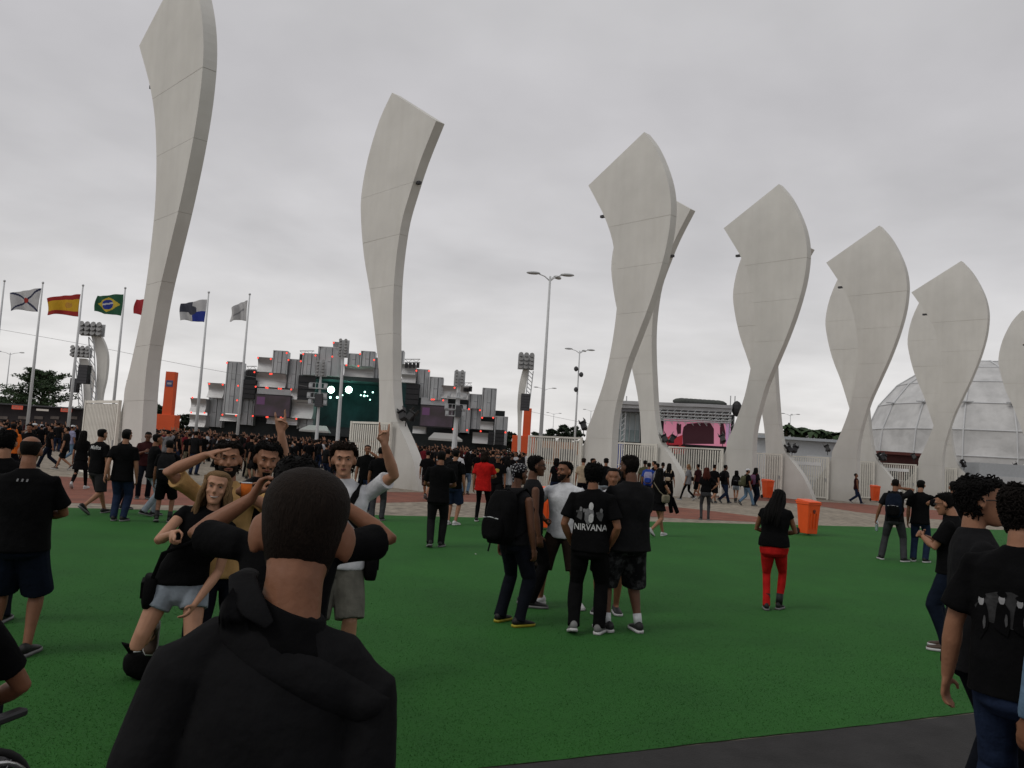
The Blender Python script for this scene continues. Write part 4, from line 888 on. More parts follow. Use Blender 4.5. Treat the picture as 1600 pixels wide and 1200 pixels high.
def person_parts(sp):
    """returns list of (part name, MB, material, voxel, extra) in person space; person faces +y"""
    H = sp.get('H', 1.74); s = H / 1.745; bw = sp.get('w', 1.0); fem = sp.get('fem', False); lod = sp.get('lod', 1)
    shw = (.165 if fem else .188) * bw ** .5 * sp.get('shw', 1.0); hipw = .09
    lean, side, twist = rad(sp.get('lean', 0)), rad(sp.get('side', 0)), rad(sp.get('twist', 0))
    piv = Vector((0, 0, .95)); RU = Matrix.Rotation(side, 3, 'Y') @ Matrix.Rotation(-lean, 3, 'X') @ Matrix.Rotation(twist, 3, 'Z')
    def U(p):
        p = Vector(p); k = sstep(.88, 1.22, p.z); q = piv + RU @ (p - piv); return p.lerp(q, k)
    hy, hp, hr = (rad(a) for a in sp.get('head', (0, 0, 0)))
    nb = Vector((0, -.012, 1.47)); RH = Matrix.Rotation(hy, 3, 'Z') @ Matrix.Rotation(-hp, 3, 'X') @ Matrix.Rotation(hr, 3, 'Y')
    HC = Vector((0, .022, 1.628 + sp.get('neck', 0)))
    def Hd(p): return U(nb + RH @ (HC + Vector(p) - nb))
    # legs
    legs = sp.get('legs', 'stand'); legs = LEGS[legs] if isinstance(legs, str) else legs
    drop = sp.get('drop', 0.0); TH, SH = .44, .43
    for (x, y, z, pt), g in zip(legs, (-1, 1)):
        pass
    L = []
    for (x, y, z, pt), g in zip(legs, (-1, 1)):
        hip = Vector((hipw * g, 0, .905)); back = Vector((0, -.06, 0)); an = Vector((x, y, z + .085)) + Vector((0, -.10 * math.sin(pt) * 0, .10 * max(0, math.sin(pt)) * .3))
        dmax = (TH + SH) * .998; dv = an - hip
        if dv.length > dmax:
            need = hip.z - an.z - math.sqrt(max(.01, dmax ** 2 - dv.x ** 2 - dv.y ** 2)); drop = max(drop, need)
        L.append([hip, an, pt, g])
    dz = Vector((0, 0, -drop)); LJ = []
    for hip, an, pt, g in L:
        h = hip + dz; d = an - h; D = min(d.length, (TH + SH) * .998); d.normalize()
        a = (TH ** 2 - SH ** 2 + D * D) / (2 * D); hh = math.sqrt(max(0, TH * TH - a * a)); pole = Vector(sp.get('knee', (0, 1, 0))) + Vector((.15 * g, 0, 0)); pole = (pole - d * pole.dot(d)).normalized()
        LJ.append((h, h + d * a + pole * hh, h + d * D, pt, g))
    # arms
    AJ = []
    for key, g in (('la', -1), ('ra', 1)):
        ps = sp.get(key, 'down'); ps = POSES[ps](g) if isinstance(ps, str) else ps
        tgt, pole, hpz = ps[:3]; S = U((shw * g, -.012, 1.386 - sp.get('shdrop', 0))); T = U(tgt); UA, FA = .295, .262
        d = T - S; D = min(d.length, (UA + FA) * .995); D = max(D, .12); d.normalize(); a = (UA ** 2 - FA ** 2 + D * D) / (2 * D); hh = math.sqrt(max(0, UA * UA - a * a)); pl = RU @ Vector(pole); pl = (pl - d * pl.dot(d))
        pl = pl.normalized() if pl.length > 1e-4 else Vector((g, 0, 0))
        AJ.append((S, S + d * a + pl * hh, S + d * D, hpz, g, ps[3] if len(ps) > 3 else None, pl))
    dn = lambda p: Vector(p) + dz
    out = []
    vx = {0: .0085, 1: .0145, 2: .024}[lod]; vx = sp.get('voxel', vx); seg = 14 if lod == 0 else 10
    # ---- body
    B = MB()
    fat = sp.get('fat', 0.0)
    tors = [(.80, .135, .088, 0), (.90, .155 + (.012 if fem else 0), .105, -.008), (.98, .148, .10, 0), (1.08, (.125 if fem else .138), .092 + fat * .7, .006 + fat * .4), (1.20, .145, .102 + fat * .4, .006), (1.30, .154, .104, .004), (1.37, .155, .088, -.005), (1.425, .108, .062, -.012), (1.470, .056, .052, -.012)]
    rs = []
    for z, w, d, oy in tors:
        w *= bw; d *= bw; w = w * (shw / .188) if z > 1.25 else w
        rs.append([U((w * math.copysign(abs(math.cos(t)) ** .85, math.cos(t)), oy + d * math.copysign(abs(math.sin(t)) ** .85, math.sin(t)), z)) for t in (2 * math.pi * j / 20 for j in range(20))])
    T = MB().rings(rs); B.add([dn(p) for p in T.v], T.f)
    HB = MB(); q = MB()
    hrs = head_surf(lambda t, z: 0, 24 if lod == 0 else 16, 16 if lod == 0 else 12); q.rings(hrs)
    q.tube([(0, .086, .018), (0, .098, -.008), (0, .112, -.030), (0, .098, -.042)], [.008, .010, .0155, .011], 8)
    for g in (-1, 1):
        q.ball((g * .0785, -.012, -.010), (.011, .025, .036), 12, 8, Matrix.Rotation(-g * .55, 3, 'Z')); q.ball((g * .040, .072, -.030), (.022, .018, .016), 8, 5)
        q.tube([(g * .012, .0955, .026), (g * .048, .083, .028)], [.0105, .010], 6)
    q.tube([(-.019, .089, -.0665), (0, .096, -.0655), (.019, .089, -.0665)], [.008, .010, .008], 6); q.ball((0, .088, -.104), (.022, .014, .014), 8, 5)
    q.v = [tuple(dn(Hd(p))) for p in q.v]; B.add(q.v, q.f)
    nk = MB().tube([U((0, -.02, 1.42)), U((0, -.014, 1.48)), U(nb + RH @ Vector((0, .0, .06))), Hd((0, -.02, -.05))], [.068 * bw ** .5 * (.86 if fem else 1), .057 * (.84 if fem else 1) * bw ** .4, .054 * (.84 if fem else 1) * bw ** .4, .054 * (.9 if fem else 1)], 12); B.add([dn(p) for p in nk.v], nk.f)
    am = (.84 if fem else 1) * bw ** .5 * sp.get('armw', 1.0)
    HANDS = []
    for S, E, Wr, hpz, g, hd, pl in AJ:
        a = MB(); a.tube([S.lerp(E, .12), S.lerp(E, .35), S.lerp(E, .75), E, E.lerp(Wr, .3), E.lerp(Wr, .7), Wr], [.046 * am, .046 * am, .042 * am, .0385 * am, .042 * am, .034 * am, .0255 * am], 12); B.add([dn(p) for p in a.v], a.f)
        d = (Wr - E).normalized()
        if hd: d = (RU @ Vector(hd)).normalized()
        fw = Vector(sp.get('palm', {}).get(g, (0, 0, 0)))
        if fw.length < .1:
            fw = RU @ Vector((-g, 0, 0)); fw = fw if abs(fw.dot(d)) < .85 else RU @ Vector((0, 1, 0))
        n = (fw - d * fw.dot(d)).normalized(); l = d.cross(n)
        # thumb side: towards the front/up
        th = l if l.dot(RU @ Vector((0, .7, .7))) > 0 else -l
        if sp.get('thumb', {}).get(g): th = l if l.dot(Vector(sp['thumb'][g])) > 0 else -l
        h = MB(); k = .92 if fem else 1.0
        h.tube([Wr - d * .01, Wr + d * .03 * k, Wr + d * .085 * k], [(.026, .022), (.038 * k, .018), (.040 * k, .0145)], 10, ref=n)
        cur = {'relaxed': (.35, .4, .45, .5), 'fist': (1.35, 1.4, 1.4, 1.4), 'hold': (.75, .85, .85, .9), 'horns': (.02, 1.45, 1.45, .02), 'two': (.03, .03, 1.4, 1.4), 'open': (.08, .05, .05, .1), 'wrap': (1.05, 1.1, 1.1, 1.05)}[hpz]
        fr = .0105 if lod == 0 else .012
        for fi, (off, ln) in enumerate(((.0315, .074), (.0105, .082), (-.0105, .076), (-.031, .060))):
            b0 = Wr + d * (.082 * k) + th * off * k; dd = d; sp_ = th * (off * (1.6 if hpz in ('horns', 'two', 'open') else .5)); dd = (d + sp_).normalized(); P = [b0 - d * .02, b0]; c = cur[fi]
            for kk, fr_ in ((0, .45), (1, .32), (2, .23)):
                ang = c * (.75 if kk == 0 else 1.0); ax = dd.cross(n).normalized(); dd = (Matrix.Rotation(ang, 3, ax) @ dd).normalized(); P.append(P[-1] + dd * ln * fr_ * k)
            h.tube(P, [fr, fr, fr * .98, fr * .92, fr * .8], 7)
        t0 = Wr + d * .022 + th * .022; td_ = (d * .55 + th * .75 + n * .35).normalized()
        if hpz in ('fist', 'horns', 'wrap', 'two'): P = [t0, t0 + (td_ + n * .3) * .034, t0 + (td_ + n * .3) * .04 + (d * .6 + n * .5 - th * .25) * .035, t0 + (td_ + n * .3) * .04 + (d * .7 + n * .5 - th * .8) * .05]
        else: P = [t0, t0 + td_ * .035, t0 + td_ * .065, t0 + td_ * .065 + (d * .8 + n * .3) * .028]
        h.tube(P, [.015, .0125, .011, .009], 7)
        B.add([dn(p) for p in h.v], h.f); HANDS.append((dn(Wr), d, n, th))
    short = sp.get('bottom', ('long',))[0]
    for h, kn, an, pt, g in LJ:
        lk = .80 if short in ('long', 'tight') else 1.0
        B.tube([h, h.lerp(kn, .4), h.lerp(kn, .85), kn, kn.lerp(an, .28), kn.lerp(an, .7), an], [.083 * bw * lk, .073 * bw * lk, .056 * bw ** .5 * lk, .053 * bw ** .5 * lk, .056 * bw ** .5 * lk, .042 * lk, .035 * lk], 12)
        f = Vector((sp.get('toe', .18) * g, 1, 0)).normalized(); f = Vector((f.x * math.cos(pt), f.y * math.cos(pt), -math.sin(pt)))
        B.tube([an, an + f * .06 - Vector((0, 0, .04 * math.cos(pt)))], [.033, .03], 8)
    out.append(('body', B, SKIN[sp.get('skin', 'tan')], vx))
    # ---- upper garment
    top = sp.get('top', ('black', 'short')); tcol, slv = top[0], top[1]; hem = top[2] if len(top) > 2 else .84; loose = top[3] if len(top) > 3 else 1.0
    C = MB(); ex = .016 + .010 * loose
    tr = [(hem, .158 * bw + ex + .012 * loose, .108 * bw + ex + .006 * loose + fat * .5, -.002 + fat * .2), (hem + .10, .152 * bw + ex + .006 * loose, .108 * bw + ex + fat * .7, .002 + fat * .3), (1.10, (.128 if fem else .146) * bw + ex, .095 * bw + ex + fat, .006 + fat * .4), (1.22, .150 * bw + ex, .104 * bw + ex + fat * .5, .006), (1.31, .164 * bw + ex * .9, .108 * bw + ex * .8, .004), (1.385, .163 * bw + ex * .6, .092 * bw + ex * .6, -.006), (1.435, .130 * bw + ex * .3, .074 * bw + ex * .4, -.012), (1.468, .086 * bw ** .5, .072 * bw ** .5, -.012), (1.488, .070 * bw ** .5, .064 * bw ** .5, -.012)]
    if slv == 'tank': tr = tr[:-1]
    rs = []
    for z, w, d, oy in tr:
        w = w * (shw / .188) if z > 1.25 else w
        rs.append([dn(U((w * math.copysign(abs(math.cos(t)) ** .8, math.cos(t)), oy + d * math.copysign(abs(math.sin(t)) ** .8, math.sin(t)), z))) for t in (2 * math.pi * j / 24 for j in range(24))])
    C.rings(rs)
    for S, E, Wr, hpz, g, hd, pl in AJ:
        S2 = S.lerp(U((0, -.012, 1.36)), .55)
        if slv == 'short': pts = [S2, S, S.lerp(E, .35), S.lerp(E, .74)]; rr = [.030 * am, .060 * am, .064 * am, .068 * am + .006 * loose]
        elif slv == 'long': pts = [S2, S, S.lerp(E, .5), E, E.lerp(Wr, .5), E.lerp(Wr, .98)]; rr = [.03 * am, .061 * am, .061 * am, .056 * am, .05 * am, .042 * am]
        elif slv == 'cap': pts = [S2, S, S.lerp(E, .28)]; rr = [.03 * am, .057 * am, .060 * am]
        else: continue
        if sp.get('jacket'): rr = [rr[0]] + [r * 1.03 for r in rr[1:]]
        C.tube([dn(p) for p in pts], rr, 12, rnd=False); C.ball(dn(S.lerp(E, .03)), (rr[1] * .95,) * 3, 12, 8); C.tube([dn(U((.045 * g, -.014, 1.425))), dn(U((.10 * g, -.014, 1.415))), dn(S.lerp(U((.10 * g, -.014, 1.405)), .35)), dn(S)], [(.046, .046), (.048, .048), (.048, .046), (.052, .05)], 10)
    out.append((sp.get('topname', 'shirt'), C, CL[tcol], vx * 1.1))
    # ---- lower garment
    bt = sp.get('bottom', ('long', 'darkjeans')); kind, bcol = bt[0], bt[1]; Lg = MB(); e2 = .012 if kind != 'tight' else .005
    rs = []
    for z, w, d, oy in [(1.01, .140 * bw + .012, .096 * bw + .012 + fat * .5, 0), (.95, .152 * bw + .012, .106 * bw + .012 + fat * .3, 0), (.87, .160 * bw + (.014 if fem else 0) + e2, .112 * bw + e2, -.010), (.80, .158 * bw + e2, .108 * bw + e2, -.006), (.76, .13 * bw, .085 * bw, 0)]:
        rs.append([dn(U((w * math.cos(t), oy + d * math.sin(t), z)) if z > .9 else Vector((w * math.cos(t), oy + d * math.sin(t), z))) for t in (2 * math.pi * j / 18 for j in range(18))])
    Lg.rings(rs)
    for h, kn, an, pt, g in LJ:
        if kind == 'skirt': continue
        if kind in ('long', 'tight'):
            k = {'long': 1.0, 'tight': .86}[kind]; e3 = .018 if kind == 'long' else .006
            Lg.tube([h + Vector((0, 0, -.02)), h.lerp(kn, .45), h.lerp(kn, .9), kn, kn.lerp(an, .35), kn.lerp(an, .8), an - (an - kn).normalized() * -.03], [.090 * bw * k + .006, .080 * bw * k + e3 * .8, .062 * bw ** .5 * k + e3, .058 * bw ** .5 * k + e3, .060 * bw ** .5 * k + e3 * .7, .050 * k + e3, .050 * k + e3], 14, rnd=False)
        elif kind == 'shorts':
            ln = bt[2] if len(bt) > 2 else 1.0; end = h.lerp(kn, min(1, ln)) if ln <= 1 else kn.lerp(an, ln - 1)
            Lg.tube([h + Vector((0, 0, -.02)), h.lerp(kn, .45 * min(1, ln)), end], [.092 * bw + .01, .092 * bw + .014, .088 * bw + .018] if ln > .6 else [.095 * bw, .094 * bw + .004, .092 * bw + .006], 14, rnd=False)
    if kind == 'skirt':
        rs = []
        for z, w, d in [(.92, .165, .12), (.75, .20, .16), (bt[2] if len(bt) > 2 else .55, .23, .20)]:
            rs.append([dn((w * math.cos(t), d * math.sin(t), z)) for t in (2 * math.pi * j / 18 for j in range(18))])
        Lg.rings(rs)
        if len(bt) > 3:
            for h, kn, an, pt, g in LJ: pass
    out.append(({'long': 'trousers', 'tight': 'trousers', 'shorts': 'shorts', 'skirt': 'skirt'}[kind], Lg, CL[bcol], vx * 1.1))
    if len(bt) > 3:   # leggings below a skirt or shorts
        Lq = MB()
        for h, kn, an, pt, g in LJ: Lq.tube([h.lerp(kn, .5), kn, kn.lerp(an, .3), an], [.078 * bw, .060, .062, .042], 10, rnd=False)
        out.append(('leggings', Lq, CL[bt[3]], vx))
    # ---- shoes
    sh = sp.get('shoe', 'black'); sole = sp.get('sole', 'grey' if sh in ('black', 'blackwhite') else 'white'); boot = sp.get('boot', False)
    for h, kn, an, pt, g in LJ:
        f = Vector((sp.get('toe', .18) * g, 1, 0)).normalized(); lat = Vector((f.y, -f.x, 0)); ff = f * math.cos(pt) - Vector((0, 0, math.sin(pt))); up = Vector((f.x * math.sin(pt), f.y * math.sin(pt), math.cos(pt)))
        o = an - up * .085; M_ = lambda x, y, z: o + lat * x + ff * y + up * z
        S = MB(); sz = .93 if fem else 1.03
        prof = [(-.082, .026, .03, .075), (-.06, .036, .012, .105), (-.01, .040, .010, .105), (.05, .044, .010, .082), (.11, .050, .010, .060), (.165, .045, .012, .048), (.195, .026, .016, .036)]
        rs = []
        for y, w, z0, z1 in prof: rs.append([M_(w * sz * math.cos(t), y * sz, (z0 + z1) / 2 + (z1 - z0) / 2 * math.sin(t)) for t in (2 * math.pi * j / 12 for j in range(12))])
        S.rings(rs)
        if boot: S.tube([an - up * .02, an + (kn - an).normalized() * .14], [.048, .052], 12, rnd=False)
        out.append(('shoe', S, SHOE[sh], -1))
        Q = MB(); rs = []
        for z, k in ((0, 1), (.026, 1.03)):
            ring = [M_(w * sz * k * 1.08, y * sz * 1.02, z) for y, w, *_ in prof] + [M_(-w * sz * k * 1.08, y * sz * 1.02, z) for y, w, *_ in reversed(prof)]; rs.append(ring)
        Q.rings(rs); out.append(('sole', Q, SHOE[sole], -2))
        if sp.get('socks'): out.append(('sock', MB().tube([an - up * .01, an + (kn - an).normalized() * .09], [.041, .043], 12, rnd=False), CL['white'], -1))
    # ---- hair
    hs = sp.get('hair', 'short'); hc = HAIR[sp.get('hcol', 'black')]; seed = sp.get('seed', 1); r_ = random.Random(seed)
    def hl(t):    # hair line height by angle
        c = math.cos(t); return (.066 if c > .55 else .066 + (c - .55) * .085 / 1.0 if c > .1 else -.0 + (c + .1) * .13 + .005 if c > -.2 else -.085)
    nzv = Vector((seed * 3.7, 1.3, 0))
    def fn(th, amp, fq, extra=None):
        def f(t, z):
            hh_ = hl(t) - (.022 if hs == 'bob' and math.cos(t) > .1 else 0); k = sstep(hh_ - .010, hh_ + (.010 if hs == 'buzz' else .034), z)
            p = Vector((math.sin(t) * 1.2, math.cos(t) * 1.2, z * 12)) * fq + nzv
            o = th + amp * noise.noise(p) + (extra(t, z) if extra else 0)
            return -.012 + (o + .012) * k
        return f
    G = None
    if hs in ('short', 'messy', 'curly', 'buzz', 'long', 'bob', 'pony'):
        th, amp, fq = {'short': (.012, .006, 2.2), 'messy': (.019, .012, 2.4), 'curly': (.020, .013, 3.6), 'buzz': (.0035, .0008, 3), 'long': (.016, .005, 1.5), 'bob': (.03, .008, 1.5), 'pony': (.010, .004, 2)}[hs]
        G = MB().rings(head_surf(fn(th, amp, fq, (lambda t, z: .012 * sstep(.03, .11, z)) if hs in ('messy', 'curly') else None), 36 if lod == 0 else 20, 26 if lod == 0 else 14))
        if hs in ('messy', 'curly', 'bob') and lod < 2 or hs == 'short' and lod == 0:
            nt = {0: 1200 if hs == 'curly' else 900, 1: 90}[lod]; ln = {'short': .020, 'messy': .042, 'curly': .028, 'bob': .05}[hs]
            for _ in range(nt):
                t = r_.uniform(0, 6.283); z = r_.uniform(-.07, .116); 
                if z < hl(t) + .01: continue
                hw, yf, yb = head_r(z); cy, dy = (yf + yb) / 2, (yf - yb) / 2; n = Vector((math.sin(t) / max(hw, .02), math.cos(t) / max(dy, .02), z / .12 / .07)).normalized(); p = Vector((hw * math.sin(t), cy + dy * math.cos(t), z)) + n * th * .7
                tv = Vector((r_.gauss(0, 1), r_.gauss(0, 1), r_.gauss(-.5, .6))); tv = (tv - n * tv.dot(n)).normalized(); w = .0034 if lod == 0 else .010
                if hs == 'curly': G.tube([p, p + n * ln * .45 + tv * ln * .3, p + n * ln * .55 + tv * ln * .75, p + n * ln * .25 + tv * ln * .95], [w, w * 1.1, w, w * .4], 5, rnd=False)
                else: G.tube([p, p + n * ln * .35 + tv * ln * .5, p + n * ln * .22 + tv * ln], [w, w * .8, w * .15], 4, rnd=False)
        if hs in ('long', 'bob', 'pony'):
            ln = sp.get('hlen', .34 if hs == 'long' else .10); nst = 46 if lod == 0 else 22
            for i in range(nst):
                if hs == 'pony': t = math.pi + r_.uniform(-.25, .25); z0 = .02
                else: t = math.pi + r_.uniform(-1.0, 1.0) * (2.05 if hs == 'bob' or sp.get('hfront') else 1.75); z0 = r_.uniform(-.02, .08)
                hw, yf, yb = head_r(z0); cy, dy = (yf + yb) / 2, (yf - yb) / 2; p = Vector(((hw + .010) * math.sin(t), cy + (dy + .010) * math.cos(t), z0)); L2 = ln * r_.uniform(.75, 1.1)
                w = r_.uniform(.012, .020) * (1 if lod == 0 else 1.35); sx = math.sin(t); cyb = math.cos(t); fl = 1.15 + r_.uniform(-.1, .25)
                P = [p, Vector((p.x * 1.12, p.y * 1.06 - .004, -.06)), Vector((p.x * 1.1 * fl, -.055 + .045 * cyb + (.035 if cyb > 0 else 0) - .02, -.06 - L2 * .45)), Vector((p.x * fl + r_.uniform(-.015, .015), -.055 + .05 * cyb - .03 + r_.uniform(-.01, .01), -.06 - L2))]
                if hs == 'bob': P = P[:2] + [Vector((p.x * 1.08, p.y * .98, -.06 - L2))]
                wv_ = sp.get('wavy', 0); P = P if not wv_ else [Vector(q) + Vector((wv_ * math.sin(i * 1.7 + k_ * 2.2), wv_ * .6 * math.cos(i * 2.1 + k_ * 2), 0)) for k_, q in enumerate(P)]; G.tube(P, [w * .8, w, w * .9, w * .35][:len(P)], 6, rnd=False)
    elif hs == 'bald':
        def fb(t, z):
            k = sstep(-.1, .0, z) * sstep(.094, .066, z) * sstep(.35, -.05, math.cos(t)); return -.012 + .018 * k
        G = MB().rings(head_surf(fb, 24, 18))
    elif hs in ('cap', 'capback', 'bandana'):
        def fc(t, z): 
            k = sstep(.030, .045, z) if hs != 'bandana' else sstep(.0 + .045 * (math.cos(t) > .2), .02 + .045 * (math.cos(t) > .2), z); return -.012 + .026 * k
        K = MB().rings(head_surf(fc, 24, 18))
        sg = 1 if hs == 'cap' else -1
        if hs != 'bandana':
            rs = []
            for zz_ in (.036, .044): rs.append([Vector((.068 * math.cos(a), sg * (.06 + .11 * math.sin(a)), zz_ - .01 * math.sin(a))) for a in (math.pi * j / 8 for j in range(9))])
            K.rings(rs)
        else: K.tube([(0, -.10, .02), (.02, -.12, -.02), (.03, -.125, -.09)], [.012, .016, .008], 6)
        K.v = [tuple(dn(Hd(p))) for p in K.v]; out.append(('cap' if hs != 'bandana' else 'headscarf', K, CL[sp.get('capcol', 'white')] if hs != 'bandana' else CL['bandana'], -1))
        G = MB().rings(head_surf(fn(.009, .003, 2, lambda t, z: -.02 * sstep(.03, .05, z)), 20, 16))
    if G is not None:
        G.v = [tuple(dn(Hd(p))) for p in G.v]; out.append(('hair', G, hc, -1))
    # ---- face pieces
    if sp.get('face') or lod == 0:
        for g in (-1, 1):
            for nm, m_ in (('eye', MB().ball((g * .031, .0818, .005), (.0125, .0065, .0050), 10, 6)), ):
                m_.v = [tuple(dn(Hd(p))) for p in m_.v]; out.append((nm, m_, EYEW, -1))
            m_ = MB().ball((g * .031, .0895, .006), (.0062, .0028, .0048), 8, 5); m_.v = [tuple(dn(Hd(p))) for p in m_.v]; out.append(('iris', m_, IRIS, -2))
            m_ = MB().tube([(g * .014, .100, .023), (g * .032, .0955, .029), (g * .050, .082, .024)], [.0035, .0045, .0025], 5); m_.v = [tuple(dn(Hd(p))) for p in m_.v]; out.append(('eyebrow', m_, hc if hs != 'bald' else HAIR['dark'], -1))
        sm = sp.get('smile', 0)
        m_ = MB().tube([(-.024 - .009 * sm, .083, -.066 + .009 * sm), (-.010, .098, -.0655), (0, .1005, -.0655 - .002 * sm), (.010, .098, -.0655), (.024 + .009 * sm, .083, -.066 + .009 * sm)], [.003, .0062, .007, .0062, .003], 6); m_.v = [tuple(dn(Hd(p))) for p in m_.v]; out.append(('lips', m_, LIP, -1))
        if sm:
            m_ = MB().tube([(-.027, .0895, -.0605), (-.013, .101, -.0655), (0, .1035, -.0668), (.013, .0995, -.0655), (.027, .0880, -.0605)], [.002, .0038, .0045, .0038, .002], 6); m_.v = [tuple(dn(Hd(p))) for p in m_.v]; out.append(('teeth', m_, TEETH, -1))
    if sp.get('beard'):
        bd = sp['beard']
        def fbd(t, z):
            c = math.cos(t); k = sstep(-.028, -.05, z) * sstep(-.15, .1, c)
            if z > -.08 and c > .86 and bd != 'stubble': k *= (1 if (-.058 < z < -.044) or z < -.074 else .0)
            if bd == 'goatee': k *= sstep(.75, .85, c)
            return -.012 + (.012 + (.010 if bd == 'full' else .0045)) * k
        m_ = MB().rings(head_surf(fbd, 30, 34, -.122, .03)); m_.v = [tuple(dn(Hd(Vector(p) + Vector((0, .002, -.003))))) for p in m_.v]; out.append(('beard', m_, HAIR[sp.get('hcol', 'black')] if bd != 'stubble' else HAIR['buzz'], -1))
    gl = sp.get('glasses')
    if gl:
        m_ = MB()
        for g in (-1, 1):
            if gl == 'sun': m_.box((g * .034, .108, .004), (.056, .014, .042), M=Matrix.Rotation(-g * .22, 3, 'Z'))
            else:
                for a, b in (((-.024, -.017), (.024, -.017)), ((-.024, .015), (.024, .015)), ((-.024, -.017), (-.024, .015)), ((.024, -.017), (.024, .015))): m_.tube([(g * .033 + a[0], .103, a[1] + .004), (g * .033 + b[0], .103, b[1] + .004)], .0022, 5, rnd=False)
            m_.tube([(g * .058, .098, .012), (g * .080, .03, .010), (g * .078, -.02, .004)], [.003, .0028, .0025], 5, rnd=False)
        m_.tube([(-.01, .107, .01), (.01, .107, .01)], .0022, 5, rnd=False); m_.v = [tuple(dn(Hd(p))) for p in m_.v]; out.append(('sunglasses' if gl == 'sun' else 'glasses', m_, LENS, -1))
    if sp.get('wrist'):
        for S, E, Wr, hpz, g, hd, pl in AJ:
            if g == sp['wrist']: m_ = MB().tube([dn(Wr.lerp(E, .10)), dn(Wr.lerp(E, .02 + .20))], [.034, .041], 12, rnd=False); out.append(('wristband', m_, CL['black'], -1))
    for nm, m_, ma, vv in out: m_.v = [(x * s, y * s, z * s) for x, y, z in m_.v]
    info = dict(U=lambda p: (dn(U(p))) * s, Hd=lambda p: dn(Hd(p)) * s, hands=[(a * s, b, c, d) for a, b, c, d in HANDS], s=s)
    return out, info

PEND = []
def smooth_disp(o, vx, seed):
    r = o.modifiers.new('remesh', 'REMESH'); r.mode = 'VOXEL'; r.voxel_size = vx; r.use_smooth_shade = True
    q = o.modifiers.new('smooth', 'SMOOTH'); q.factor = .5; q.iterations = 9 if 'jacket' in o.name or 'shirt' in o.name else 3
    PEND.append(o)
def flush():
    if not PEND: return
    dg = bpy.context.evaluated_depsgraph_get(); dg.update()
    new = [(o, bpy.data.meshes.new_from_object(o.evaluated_get(dg))) for o in PEND]
    for o, me in new:
        old = o.data; o.modifiers.clear(); me.name = old.name; o.data = me; bpy.data.meshes.remove(old)
        me.shade_smooth()
    PEND.clear()
def add_folds(o, amp, seed, fq=5.0):
    """cloth creases pushed into the mesh"""
    me = o.data; n = len(me.vertices); co = np.empty(n * 3, np.float32); me.vertices.foreach_get('co', co); co = co.reshape(-1, 3); no = np.empty(n * 3, np.float32); me.vertices.foreach_get('normal', no); no = no.reshape(-1, 3)
    x, y, z = co.T; ph = seed * 1.7
    w = np.sin(fq * (1.3 * x + 2.1 * z) + ph + 1.5 * np.sin(fq * .9 * (z - .7 * x) + ph)) * .5 + np.sin(fq * 2.3 * (z + .45 * y - .6 * x) + 2 * ph + 2.0 * np.sin(fq * x + ph)) * .35 + np.sin(fq * 4.1 * (.5 * z + x) + ph * 3 + np.sin(fq * 2 * z)) * .2
    w = np.abs(w) ** .8 * np.sign(w); co += no * (w * amp)[:, None]; me.vertices.foreach_set('co', co.ravel()); me.update()
FOLDS = []
def person(label, px, py, yaw, sp, group=None, loc=None, cat='person'):
    sp = dict(sp); sp.setdefault('seed', len(label) % 13 + 1)
    b = Vector(loc) if loc is not None else ground(px, py)
    yaw = yaw + math.degrees(math.atan2(b.x, b.y)); e = empty('person', b, rad(-yaw), label, cat, group)
    parts, info = person_parts(sp); last = None; body = None
    for nm, m_, ma, vx in parts:
        par = last if vx == -2 else e
        if nm == 'iris': par = last
        o = m_.build(nm, ma, par, True)
        if vx > 0:
            smooth_disp(o, vx * info['s'], 1)
            if nm not in ('body',): FOLDS.append((o, {0: .0085, 1: .004, 2: .003}[sp.get('lod', 1)], len(FOLDS)))
        if vx != -2: last = o
    info['e'] = e; info['M'] = Matrix.Translation(b) @ Matrix.Rotation(rad(-yaw), 4, 'Z'); info['sp'] = sp
    return info
def worn(info, name, label, cat, build, group=None):
    """a carried thing, modelled in the carrier's space but standing on its own in the scene"""
    e = empty(name, (0, 0, 0), 0, label, cat, group); e.matrix_world = info['M']; build(e, info); return e
